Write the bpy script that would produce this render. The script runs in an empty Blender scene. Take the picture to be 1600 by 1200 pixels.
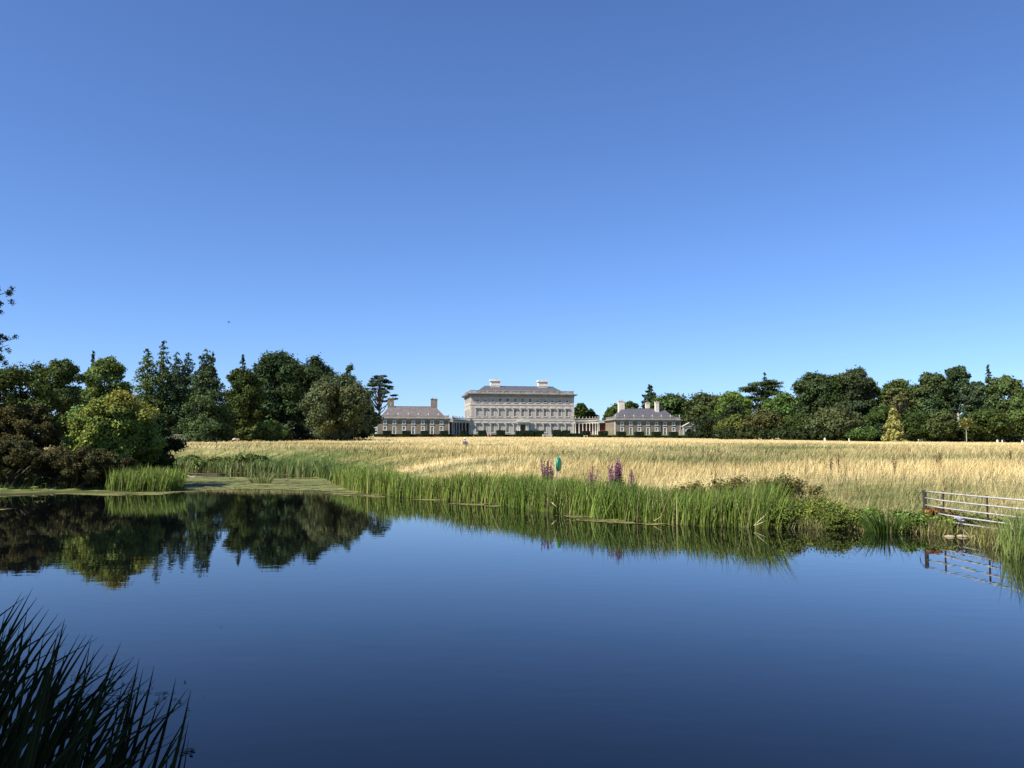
import bpy, bmesh, math, random
import numpy as np
from mathutils import Vector, Matrix

# ------------------------------------------------------------------ camera, sky, sun, exposure
SC = bpy.context.scene
COL = SC.collection
FPX = 1340.0                                   # focal length in pixels of the 1600 px wide photograph
PITCH = math.atan(103.0 / FPX)
CAM_Z = 2.0
cam = bpy.data.cameras.new('camera'); camo = bpy.data.objects.new('camera', cam); COL.objects.link(camo)
camo.location = (0, 0, CAM_Z); camo.rotation_euler = (math.pi / 2 + PITCH, 0, 0)
cam.sensor_width = 36; cam.lens = 36 * FPX / 1600; cam.clip_start = 0.05; cam.clip_end = 6000
SC.camera = camo

SUN_AZ = math.radians(57)                      # to the left of straight behind the viewer
SUN_EL = math.radians(45)
TO_SUN = Vector((-math.sin(SUN_AZ) * math.cos(SUN_EL), -math.cos(SUN_AZ) * math.cos(SUN_EL), math.sin(SUN_EL)))
W = bpy.data.worlds.new('World'); SC.world = W; W.use_nodes = True
nt = W.node_tree; nt.nodes.clear()
sky = nt.nodes.new('ShaderNodeTexSky'); sky.sky_type = 'NISHITA'; sky.sun_disc = False
sky.sun_elevation = SUN_EL; sky.sun_rotation = math.atan2(TO_SUN.x, TO_SUN.y)
sky.altitude = 0; sky.air_density = 0.85; sky.dust_density = 0.25; sky.ozone_density = 10
bg = nt.nodes.new('ShaderNodeBackground'); bg.inputs[1].default_value = 0.10
wo = nt.nodes.new('ShaderNodeOutputWorld')
wb = nt.nodes.new('ShaderNodeMix'); wb.data_type = 'RGBA'; wb.blend_type = 'MULTIPLY'; wb.inputs[0].default_value = 1; wb.inputs[7].default_value = (.97, .945, 1.02, 1)   # camera white balance
nt.links.new(sky.outputs[0], wb.inputs[6]); nt.links.new(wb.outputs[2], bg.inputs[0]); nt.links.new(bg.outputs[0], wo.inputs[0])
sl = bpy.data.lights.new('sun', 'SUN'); sl.energy = 5.0; sl.angle = math.radians(0.5); sl.color = (1.0, 0.94, 0.84)
so = bpy.data.objects.new('sun', sl); COL.objects.link(so); so.location = (-60, -40, 80)
so.rotation_euler = TO_SUN.to_track_quat('Z', 'Y').to_euler()
SC.view_settings.view_transform = 'Standard'; SC.view_settings.look = 'None'
SC.view_settings.exposure = 0.8; SC.view_settings.gamma = 1.0; SC.view_settings.use_curve_mapping = False
SC.render.engine = 'CYCLES'
SC.cycles.use_denoising = True
SC.cycles.max_bounces = 6; SC.cycles.diffuse_bounces = 3; SC.cycles.glossy_bounces = 3; SC.cycles.transparent_max_bounces = 6

# ------------------------------------------------------------------ helpers
def at(px, py, D):
    """The point at world depth y = D that lies behind photograph pixel (px, py)."""
    xc = (px - 800) / FPX; yc = (600 - py) / FPX
    dy = math.cos(PITCH) - yc * math.sin(PITCH); dz = math.sin(PITCH) + yc * math.cos(PITCH)
    s = D / dy
    return Vector((xc * s, D, CAM_Z + dz * s))
def ax(px, D): return at(px, 703, D).x

def vnoise(x, y, scale, seed):
    r = np.random.default_rng(seed); G = r.random((64, 64))
    u = np.asarray(x) / scale + 1000.3; v = np.asarray(y) / scale + 1000.7
    i = np.floor(u).astype(int); j = np.floor(v).astype(int); fu = u - i; fv = v - j
    fu = fu * fu * (3 - 2 * fu); fv = fv * fv * (3 - 2 * fv)
    g = lambda a, b: G[a % 64, b % 64]
    return (g(i, j) * (1 - fu) + g(i + 1, j) * fu) * (1 - fv) + (g(i, j + 1) * (1 - fu) + g(i + 1, j + 1) * fu) * fv
def fbm(x, y, scale, seed, octs=3):
    t = 0; a = 1; s = 0
    for k in range(octs):
        t = t + a * vnoise(x, y, scale / 2 ** k, seed + k); s += a; a *= .5
    return t / s
def sstep(t): t = np.clip(t, 0, 1); return t * t * (3 - 2 * t)

def set_props(o, label=None, cat=None, group=None, kind=None):
    if label: o['label'] = label
    if cat: o['category'] = cat
    if group: o['group'] = group
    if kind: o['kind'] = kind
    return o
def empty(name, loc=(0, 0, 0), rz=0, label=None, cat=None, group=None):
    o = bpy.data.objects.new(name, None); COL.objects.link(o); o.location = loc; o.rotation_euler = (0, 0, rz)
    o.empty_display_size = 0.3
    return set_props(o, label, cat, group)
def link_mesh(name, me, mat=None, parent=None):
    o = bpy.data.objects.new(name, me); COL.objects.link(o)
    if mat is not None: me.materials.append(mat)
    if parent is not None: o.parent = parent
    return o
def np_mesh(name, V, F, mat, parent=None, col=None, smooth=False):
    """V (n,3) float, F (m,k) int with one k."""
    V = np.ascontiguousarray(V, dtype=np.float32); F = np.ascontiguousarray(F, dtype=np.int32)
    me = bpy.data.meshes.new(name); m, k = F.shape
    me.vertices.add(len(V)); me.vertices.foreach_set('co', V.ravel())
    me.loops.add(m * k); me.loops.foreach_set('vertex_index', F.ravel())
    me.polygons.add(m); me.polygons.foreach_set('loop_start', np.arange(0, m * k, k, dtype=np.int32))
    try: me.polygons.foreach_set('loop_total', np.full(m, k, dtype=np.int32))
    except Exception: pass
    if col is not None:
        a = me.color_attributes.new('Col', 'FLOAT_COLOR', 'POINT')
        c = np.ones((len(V), 4), dtype=np.float32); c[:, :3] = col
        a.data.foreach_set('color', c.ravel())
    me.update(calc_edges=True); me.validate()
    if smooth: me.polygons.foreach_set('use_smooth', np.ones(len(me.polygons), dtype=bool))
    return link_mesh(name, me, mat, parent)

class MB:
    def __init__(self): self.v = []; self.f = []
    def add(self, vs, fs):
        n = len(self.v); self.v += [tuple(p) for p in vs]; self.f += [tuple(n + i for i in f) for f in fs]; return self
    def box(self, x0, x1, y0, y1, z0, z1):
        return self.add([(x0, y0, z0), (x1, y0, z0), (x1, y1, z0), (x0, y1, z0), (x0, y0, z1), (x1, y0, z1), (x1, y1, z1), (x0, y1, z1)],
                        [(0, 3, 2, 1), (4, 5, 6, 7), (0, 1, 5, 4), (1, 2, 6, 5), (2, 3, 7, 6), (3, 0, 4, 7)])
    def frustum(self, a, b, z0, z1):           # a, b = (x0,x1,y0,y1) at bottom and top
        p = [(a[0], a[2], z0), (a[1], a[2], z0), (a[1], a[3], z0), (a[0], a[3], z0), (b[0], b[2], z1), (b[1], b[2], z1), (b[1], b[3], z1), (b[0], b[3], z1)]
        return self.add(p, [(0, 3, 2, 1), (4, 5, 6, 7), (0, 1, 5, 4), (1, 2, 6, 5), (2, 3, 7, 6), (3, 0, 4, 7)])
    def prism(self, poly, y0, y1):             # poly in x,z, counter-clockwise seen from -y
        n = len(poly); vs = [(x, y0, z) for x, z in poly] + [(x, y1, z) for x, z in poly]
        return self.add(vs, [tuple(range(n)), tuple(range(2 * n - 1, n - 1, -1))] + [(i, i + n, (i + 1) % n + n, (i + 1) % n) for i in range(n)])
    def lathe(self, prof, n=10, c=(0, 0, 0)):
        k = len(prof); vs = [(c[0] + r * math.cos(6.28319 * i / n), c[1] + r * math.sin(6.28319 * i / n), c[2] + z) for r, z in prof for i in range(n)]
        fs = [(j * n + i, j * n + (i + 1) % n, (j + 1) * n + (i + 1) % n, (j + 1) * n + i) for j in range(k - 1) for i in range(n)]
        return self.add(vs, fs + [tuple(range(n - 1, -1, -1)), tuple(range((k - 1) * n, k * n))])
    def tube(self, pts, rad, n=6):
        pts = [Vector(p) for p in pts]; vs = []; k = len(pts)
        for i, p in enumerate(pts):
            t = (pts[min(i + 1, k - 1)] - pts[max(i - 1, 0)]).normalized()
            a = t.cross(Vector((0, 0, 1)) if abs(t.z) < .9 else Vector((1, 0, 0))).normalized(); b = t.cross(a)
            r = rad[i] if hasattr(rad, '__len__') else rad
            vs += [p + (a * math.cos(6.28319 * j / n) + b * math.sin(6.28319 * j / n)) * r for j in range(n)]
        fs = [(j * n + i, j * n + (i + 1) % n, (j + 1) * n + (i + 1) % n, (j + 1) * n + i) for j in range(k - 1) for i in range(n)]
        return self.add(vs, fs + [tuple(range(n - 1, -1, -1)), tuple(range((k - 1) * n, k * n))])
    def wall(self, x0, x1, z0, z1, holes, y=0.0, depth=0.3):
        """A front wall (facing -y) with rectangular openings and their reveals."""
        xs = sorted({x0, x1} | {h[0] for h in holes} | {h[1] for h in holes}); zs = sorted({z0, z1} | {h[2] for h in holes} | {h[3] for h in holes})
        for i in range(len(xs) - 1):
            for j in range(len(zs) - 1):
                cx = (xs[i] + xs[i + 1]) / 2; cz = (zs[j] + zs[j + 1]) / 2
                if any(h[0] < cx < h[1] and h[2] < cz < h[3] for h in holes): continue
                self.add([(xs[i], y, zs[j]), (xs[i + 1], y, zs[j]), (xs[i + 1], y, zs[j + 1]), (xs[i], y, zs[j + 1])], [(0, 1, 2, 3)])
        for a, b, c, d in holes:
            p = [(a, y, c), (b, y, c), (b, y, d), (a, y, d), (a, y + depth, c), (b, y + depth, c), (b, y + depth, d), (a, y + depth, d)]
            self.add(p, [(0, 4, 5, 1), (1, 5, 6, 2), (2, 6, 7, 3), (3, 7, 4, 0)])
        return self
    def mesh(self, name):
        me = bpy.data.meshes.new(name); me.from_pydata(self.v, [], self.f); me.update(); return me
    def build(self, name, mat, parent=None, smooth=False, loc=None):
        me = self.mesh(name)
        if smooth:
            for p in me.polygons: p.use_smooth = True
        o = link_mesh(name, me, mat, parent)
        if loc is not None: o.location = loc
        return o
def copy_tree(o, parent=None):
    c = o.copy(); COL.objects.link(c); c.parent = parent
    for ch in list(o.children): copy_tree(ch, c)
    return c

# ------------------------------------------------------------------ materials
def new_mat(name):
    m = bpy.data.materials.new(name); m.use_nodes = True
    return m, m.node_tree, m.node_tree.nodes['Principled BSDF']
def plain(name, c, rough=0.7, var=0.12, scale=3.0, spec=0.3, metal=0.0, bump=0.0, bscale=None):
    m, t, b = new_mat(name)
    co = t.nodes.new('ShaderNodeTexCoord'); n = t.nodes.new('ShaderNodeTexNoise'); n.inputs['Scale'].default_value = scale; n.inputs['Detail'].default_value = 5
    r = t.nodes.new('ShaderNodeMapRange'); r.inputs[1].default_value = .3; r.inputs[2].default_value = .7
    r.inputs[3].default_value = 1 - var; r.inputs[4].default_value = 1 + var
    mx = t.nodes.new('ShaderNodeMix'); mx.data_type = 'RGBA'; mx.blend_type = 'MULTIPLY'; mx.inputs[0].default_value = 1; mx.inputs[6].default_value = (*c, 1)
    t.links.new(co.outputs['Object'], n.inputs['Vector']); t.links.new(n.outputs['Fac'], r.inputs[0]); t.links.new(r.outputs[0], mx.inputs[7]); t.links.new(mx.outputs[2], b.inputs['Base Color'])
    b.inputs['Roughness'].default_value = rough; b.inputs['Specular IOR Level'].default_value = spec; b.inputs['Metallic'].default_value = metal
    if bump:
        n2 = t.nodes.new('ShaderNodeTexNoise'); n2.inputs['Scale'].default_value = bscale or scale * 4; n2.inputs['Detail'].default_value = 4
        bp = t.nodes.new('ShaderNodeBump'); bp.inputs['Strength'].default_value = bump; bp.inputs['Distance'].default_value = .05
        t.links.new(co.outputs['Object'], n2.inputs['Vector']); t.links.new(n2.outputs['Fac'], bp.inputs['Height']); t.links.new(bp.outputs[0], b.inputs['Normal'])
    return m
def masonry(name, c1, c2, mortar, bw, bh, rough=.85, stain=.2):
    """Coursed stone: rows of blocks with a weather stain of larger size on top."""
    m, t, b = new_mat(name)
    co = t.nodes.new('ShaderNodeTexCoord'); mp = t.nodes.new('ShaderNodeMapping'); mp.inputs['Rotation'].default_value = (math.pi / 2, 0, 0)
    br = t.nodes.new('ShaderNodeTexBrick'); br.inputs['Scale'].default_value = 1; br.inputs['Brick Width'].default_value = bw; br.inputs['Row Height'].default_value = bh
    br.inputs['Mortar Size'].default_value = .02; br.inputs['Color1'].default_value = (*c1, 1); br.inputs['Color2'].default_value = (*c2, 1); br.inputs['Mortar'].default_value = (*mortar, 1)
    n = t.nodes.new('ShaderNodeTexNoise'); n.inputs['Scale'].default_value = .45; n.inputs['Detail'].default_value = 6
    r = t.nodes.new('ShaderNodeMapRange'); r.inputs[1].default_value = .3; r.inputs[2].default_value = .7; r.inputs[3].default_value = 1 - stain; r.inputs[4].default_value = 1 + stain * .5
    mx = t.nodes.new('ShaderNodeMix'); mx.data_type = 'RGBA'; mx.blend_type = 'MULTIPLY'; mx.inputs[0].default_value = 1
    t.links.new(co.outputs['Object'], mp.inputs[0]); t.links.new(mp.outputs[0], br.inputs['Vector']); t.links.new(co.outputs['Object'], n.inputs['Vector'])
    t.links.new(n.outputs['Fac'], r.inputs[0]); t.links.new(br.outputs['Color'], mx.inputs[6]); t.links.new(r.outputs[0], mx.inputs[7]); t.links.new(mx.outputs[2], b.inputs['Base Color'])
    b.inputs['Roughness'].default_value = rough; b.inputs['Specular IOR Level'].default_value = .2
    return m
def leafy(name, transl=0.25, rough=.6, spec=.25):
    """Foliage: colour comes from each leaf's own tint."""
    m, t, b = new_mat(name)
    a = t.nodes.new('ShaderNodeAttribute'); a.attribute_name = 'Col'
    t.links.new(a.outputs['Color'], b.inputs['Base Color']); b.inputs['Roughness'].default_value = rough; b.inputs['Specular IOR Level'].default_value = spec
    if transl:
        tr = t.nodes.new('ShaderNodeBsdfTranslucent'); mx = t.nodes.new('ShaderNodeMixShader'); mx.inputs[0].default_value = transl
        t.links.new(a.outputs['Color'], tr.inputs[0]); t.links.new(b.outputs[0], mx.inputs[1]); t.links.new(tr.outputs[0], mx.inputs[2])
        t.links.new(mx.outputs[0], t.nodes['Material Output'].inputs[0])
    return m
def glass_mat():
    m, t, b = new_mat('window_glass'); t.nodes.remove(b)
    f = t.nodes.new('ShaderNodeFresnel'); f.inputs[0].default_value = 1.5; tr = t.nodes.new('ShaderNodeBsdfTransparent'); tr.inputs[0].default_value = (.6, .63, .64, 1)
    g = t.nodes.new('ShaderNodeBsdfGlossy'); g.inputs['Roughness'].default_value = .04; mx = t.nodes.new('ShaderNodeMixShader')
    t.links.new(f.outputs[0], mx.inputs[0]); t.links.new(tr.outputs[0], mx.inputs[1]); t.links.new(g.outputs[0], mx.inputs[2]); t.links.new(mx.outputs[0], t.nodes['Material Output'].inputs[0])
    return m
LEAF = leafy('leaf_foliage', .2, .7, .08); NEEDLE = leafy('needle_foliage', .08, .75, .06); GRASS = leafy('grass_blades', .3, .7, .15); REED = leafy('reed_blades', .28, .5, .2)
BARK = plain('bark', (.085, .065, .045), .9, .3, 2); PALEBARK = plain('pale_bark', (.34, .31, .27), .85, .2, 2)
LIME = masonry('limestone_ashlar', (.48, .418, .362), (.42, .366, .32), (.36, .315, .278), 1.1, .5, .85, .16)
LIMETRIM = plain('limestone_trim', (.52, .485, .425), .85, .16, .8)
GREYTRIM = plain('weathered_limestone', (.29, .27, .235), .9, .28, .7)
RUBBLE = masonry('brown_rubble_stone', (.25, .19, .125), (.16, .13, .095), (.27, .23, .17), .45, .24, .95, .25)
SLATE = plain('purple_grey_slate', (.085, .082, .092), .6, .2, 1.2, .4); SLATEWARM = plain('warm_brown_slate', (.128, .11, .106), .65, .22, 1.0, .35)
PAINT = plain('white_window_paint', (.72, .71, .67), .5, .05, 2); BLIND = plain('cream_blind', (.82, .80, .74), .8, .06, 1)
GLASS = glass_mat(); DOORWOOD = plain('dark_door_paint', (.05, .035, .03), .45, .15, 2)
REDWALL = plain('dull_red_plaster', (.17, .062, .045), .9, .2, 1); ROOM = plain('painted_dark_room', (.03, .027, .025), .9, .1, 1)  # ROOM: near-black colour put in for the unlit rooms behind the windows
CHIMWHITE = plain('pale_chimney_render', (.62, .57, .48), .9, .18, .9); CHIMBROWN = plain('brown_chimney_stone', (.2, .16, .11), .95, .25, 1.5)
LEAD = plain('dark_lead', (.06, .06, .065), .5, .1, 2); COPPER = plain('dull_clay', (.3, .18, .12), .8, .2, 2)

# ------------------------------------------------------------------ terrain and water
SHORE = [(-60, 3.4), (-20, 3.3), (-3.2, 3.6), (-1.5, 3.3), (-.6, 2.6), (1.5, 2.2), (6, 2.0), (14, 2.2), (15.5, 5), (12.5, 10), (10.3, 14.5)]
for px, D in [(1602, 16.1), (1556, 17.6), (1530, 19.7), (1505, 20.4), (1470, 20.6), (1430, 21), (1370, 21.6), (1300, 22), (1200, 22.3), (1100, 23), (1000, 24.4), (930, 26), (880, 27.6),
              (800, 31), (700, 34.6), (620, 37.5), (572, 41), (540, 48), (522, 58), (500, 64), (440, 70), (395, 73), (330, 79), (286, 83), (240, 79), (238, 66), (266, 54), (291, 45.5), (294, 43.2), (283, 41.6),
              (200, 40.6), (100, 40.2), (0, 38.6), (-120, 36.5)]:
    SHORE.append((ax(px, D), D))
SHORE += [(-40, 33), (-52, 24), (-62, 12)]
SH = np.array(SHORE)
def shore_dist(x, y):
    """Signed distance to the shoreline: negative in the water."""
    x = np.asarray(x, float).ravel(); y = np.asarray(y, float).ravel()
    best = np.full(x.shape, 1e9); inside = np.zeros(x.shape, bool); n = len(SH)
    for i in range(n):
        ax_, ay_ = SH[i]; bx_, by_ = SH[(i + 1) % n]; dx, dy = bx_ - ax_, by_ - ay_
        t = np.clip(((x - ax_) * dx + (y - ay_) * dy) / (dx * dx + dy * dy), 0, 1)
        best = np.minimum(best, np.hypot(x - ax_ - t * dx, y - ay_ - t * dy))
        c = ((ay_ > y) != (by_ > y)) & (x < dx * (y - ay_) / (dy if dy else 1e-9) + ax_)
        inside ^= c
    return np.where(inside, -best, best)
HOUSE_Z = 7.9
def gz(x, y, d=None):
    x = np.asarray(x, float); y = np.asarray(y, float)
    if d is None: d = shore_dist(x, y).reshape(x.shape)
    lin = np.clip(1.0 + .0206 * (np.minimum(y, 420) - 35), .42, None)
    right = np.clip(x - 15, 0, 200); lin = lin - .0098 * right * np.clip((y - 40) / 180, 0, 1)
    terr = sstep((y - 308.5 - .104 * x) / 9) * sstep((135 - np.abs(x - 5)) / 40)
    lin = lin * (1 - terr) + (HOUSE_Z - .1) * terr
    lin = lin + (fbm(x, y, 22, 5) - .5) * .5 * np.clip((y - 20) / 40, 0, 1) * (1 - terr) * np.clip((330 - y) / 60, 0.25, 1)
    up = .06 + (lin - .06) * sstep(d / 9.5)
    down = .06 + np.clip(d, -4, 0) * .45
    return np.where(d > 0, up, down)
def gz1(x, y): return float(gz(np.array([x]), np.array([y]))[0])

def axis(parts):
    out = [np.linspace(a, b, n, endpoint=False) for a, b, n in parts]; return np.concatenate(out + [[parts[-1][1]]])
XS = axis([(-1500, -260, 8), (-260, -60, 26), (-60, 30, 190), (30, 260, 60), (260, 1500, 8)])
YS = axis([(-300, -20, 6), (-20, 0, 12), (0, 50, 130), (50, 100, 90), (100, 340, 90), (340, 600, 12), (600, 3500, 6)])
GX, GY = np.meshgrid(XS, YS); nx, ny = len(XS), len(YS)
GD = shore_dist(GX, GY).reshape(GX.shape); GZ = gz(GX, GY, GD)
idx = np.arange(nx * ny).reshape(ny, nx)
F = np.stack([idx[:-1, :-1], idx[:-1, 1:], idx[1:, 1:], idx[1:, :-1]], -1).reshape(-1, 4)

GOLD = np.array([.60, .455, .195]); PALE = np.array([.73, .595, .315]); OLIVE = np.array([.20, .19, .055]); GREEN = np.array([.085, .125, .028]); RUST = np.array([.26, .13, .05])
def field_green(x, y, d):
    """0 = straw, 1 = green: how moist the sward is."""
    g = fbm(x, y, 16, 31, 4) * .9 + fbm(x * .3, y, 6, 71, 2) * .7 - .53 + .1 * sstep((6 - x) / 30)
    g = g * 1.6 * np.clip((190 - y) / 110, .12, 1)
    left = sstep((-6 - x) / 18) * sstep((95 - y) / 30); g = g - .42 * sstep((x - 1) / 6) * sstep((48 - y) / 14)
    wet = np.exp(-np.clip(d, 0, None) / (.9 + 1.5 * fbm(x, y, 9, 77) ** 1.5 + 3.2 * fbm(x, y, 7, 78) * sstep((2 - x) / 7)))
    return np.clip(g + .9 * wet + .28 * left * np.exp(-np.clip(d - 4, 0, None) / 9), 0, 1)
def straw(x, y, rs, d):
    n = len(x); far = np.clip(55 / np.maximum(y, 1), .25, 1); g = np.clip(field_green(x, y, d) + rs.normal(0, .16, n) * far, 0, 1)[:, None]
    t = np.clip(fbm(x, y, 9, 12) * 1.5 - .3 + rs.normal(0, .2, n) * far, 0, 1)[:, None]
    dry = GOLD * (1 - t) + PALE * t; wet = OLIVE * (1 - g) + GREEN * g
    return (dry * (1 - g) + wet * g) * np.clip(1 + rs.normal(0, .14, n) * far, .6, 1.4)[:, None]

def ground_mat():
    m, t, b = new_mat('meadow_soil')
    a = t.nodes.new('ShaderNodeAttribute'); a.attribute_name = 'Col'; co = t.nodes.new('ShaderNodeTexCoord')
    n = t.nodes.new('ShaderNodeTexNoise'); n.inputs['Scale'].default_value = .9; n.inputs['Detail'].default_value = 9; n.inputs['Roughness'].default_value = .7
    r = t.nodes.new('ShaderNodeMapRange'); r.inputs[1].default_value = .3; r.inputs[2].default_value = .7; r.inputs[3].default_value = .72; r.inputs[4].default_value = 1.2
    mx = t.nodes.new('ShaderNodeMix'); mx.data_type = 'RGBA'; mx.blend_type = 'MULTIPLY'; mx.inputs[0].default_value = 1
    t.links.new(co.outputs['Object'], n.inputs['Vector']); t.links.new(n.outputs['Fac'], r.inputs[0]); t.links.new(a.outputs['Color'], mx.inputs[6]); t.links.new(r.outputs[0], mx.inputs[7])
    t.links.new(mx.outputs[2], b.inputs['Base Color']); b.inputs['Roughness'].default_value = .95; b.inputs['Specular IOR Level'].default_value = .1
    return m
rs = np.random.default_rng(3)
fx, fy, fd = GX.ravel(), GY.ravel(), GD.ravel()
gc = straw(fx, fy, rs, fd) * .8
lawn = sstep((fy - 309 - .104 * fx) / 4)[:, None] * sstep((140 - np.abs(fx - 5)) / 20)[:, None]
gc = gc * (1 - lawn) + np.array([.10, .13, .035]) * lawn
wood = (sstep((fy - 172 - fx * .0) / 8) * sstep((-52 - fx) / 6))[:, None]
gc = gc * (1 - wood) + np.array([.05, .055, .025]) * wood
mud = sstep((.7 - fd) / .8)[:, None]; gc = gc * (1 - mud) + np.array([.05, .045, .022]) * mud
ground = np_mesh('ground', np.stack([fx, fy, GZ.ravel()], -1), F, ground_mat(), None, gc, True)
set_props(ground, 'wide dry meadow rising from the pond to the house', None, None, 'structure')

def water_mat():
    m, t, b = new_mat('pond_water')
    b.inputs['Base Color'].default_value = (.002, .0028, .0035, 1); b.inputs['Roughness'].default_value = .012; b.inputs['IOR'].default_value = 1.333; b.inputs['Specular IOR Level'].default_value = .5
    co = t.nodes.new('ShaderNodeTexCoord'); mp = t.nodes.new('ShaderNodeMapping'); mp.inputs['Scale'].default_value = (.55, 1.0, 1)
    n = t.nodes.new('ShaderNodeTexNoise'); n.inputs['Scale'].default_value = 3.2; n.inputs['Detail'].default_value = 2.5
    n2 = t.nodes.new('ShaderNodeTexNoise'); n2.inputs['Scale'].default_value = .22; n2.inputs['Detail'].default_value = 2
    mu = t.nodes.new('ShaderNodeMath'); mu.operation = 'MULTIPLY'
    bp = t.nodes.new('ShaderNodeBump'); bp.inputs['Strength'].default_value = 1; bp.inputs['Distance'].default_value = .0019
    t.links.new(co.outputs['Object'], mp.inputs[0]); t.links.new(mp.outputs[0], n.inputs['Vector']); t.links.new(co.outputs['Object'], n2.inputs['Vector'])
    t.links.new(n.outputs['Fac'], mu.inputs[0]); t.links.new(n2.outputs['Fac'], mu.inputs[1]); t.links.new(mu.outputs[0], bp.inputs['Height']); t.links.new(bp.outputs[0], b.inputs['Normal'])
    return m
water = np_mesh('pond_water', [(-75, -2, 0), (40, -2, 0), (40, 96, 0), (-75, 96, 0)], [(0, 1, 2, 3)], water_mat())
set_props(water, 'still blue pond mirroring sky and trees', None, None, 'structure')

# ------------------------------------------------------------------ the great house
TH = math.radians(10)
HO = Vector((4.4, 349.7, HOUSE_Z))
def house_xy(u, v): return (HO.x + u * math.cos(TH) - v * math.sin(TH), HO.y + u * math.sin(TH) + v * math.cos(TH))

def window(parent, u, z0, z1, w, y, bars=(2, 3), blind=0.0, trim=None, hood=None, sill=True, arch=.16):
    """Sash window set into a wall opening; parent wall faces -y at depth y."""
    fr = MB(); d0, d1 = y + .08, y + .16; h = z1 - z0
    fr.box(-w / 2, -w / 2 + .07, d0, d1, 0, h).box(w / 2 - .07, w / 2, d0, d1, 0, h).box(-w / 2 + .07, w / 2 - .07, d0, d1, 0, .08).box(-w / 2 + .07, w / 2 - .07, d0, d1, h - .08, h)
    nb, nr = bars
    for i in range(1, nb): x = -w / 2 + w * i / nb; fr.box(x - .02, x + .02, d0 + .01, d1 - .01, .08, h - .08)
    for j in range(1, nr): z = h * j / nr; k = .035 if j == nr // 2 else .02; fr.box(-w / 2 + .07, w / 2 - .07, d0 + .015, d1 - .015, z - k, z + k)
    o = fr.build('window', PAINT, parent, loc=(u, 0, z0))
    MB().add([(-w / 2 + .07, d0 + .05, .08), (w / 2 - .07, d0 + .05, .08), (w / 2 - .07, d0 + .05, h - .08), (-w / 2 + .07, d0 + .05, h - .08)], [(0, 1, 2, 3)]).build('pane', GLASS, o)
    if blind > 0:
        MB().box(-w / 2 + .03, w / 2 - .03, y + .17, y + .18, h * (1 - blind), h - .02).build('blind', BLIND, o)
    if trim is not None:
        a = MB(); p = y - .07
        a.box(-w / 2 - arch, -w / 2, p, y + .02, -.02, h + arch).box(w / 2, w / 2 + arch, p, y + .02, -.02, h + arch).box(-w / 2, w / 2, p, y + .02, h, h + arch); a.build('architrave', trim, o)
        if sill: MB().box(-w / 2 - arch - .1, w / 2 + arch + .1, y - .2, y + .02, -.2, -.021).build('sill', trim, o)
    if hood:
        e = w / 2 + .42; zb = h + arch + .12; hm = MB()
        if hood == 'flat':
            hm.box(-w / 2 - arch - .02, w / 2 + arch + .02, y - .10, y + .02, h + arch + .001, zb + .12).box(-e, e, y - .52, y + .02, zb + .121, zb + .40)
        elif hood == 'tri':
            hm.box(-e + .1, e - .1, y - .25, y + .02, zb - .1, zb + .12).prism([(-e - .05, zb + .121), (e + .05, zb + .121), (e + .05, zb + .22), (0, zb + .78), (-e - .05, zb + .22)], y - .5, y + .02)
        else:
            arc = [(-e * math.cos(a), zb + .22 + .5 * math.sin(a)) for a in np.linspace(0, math.pi, 9)]
            hm.box(-e + .1, e - .1, y - .25, y + .02, zb - .1, zb + .12).prism([(-e - .05, zb + .121), (e + .05, zb + .121)] + arc[::-1], y - .5, y + .02)
        hm.build('hood', trim, o)
    return o

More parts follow.
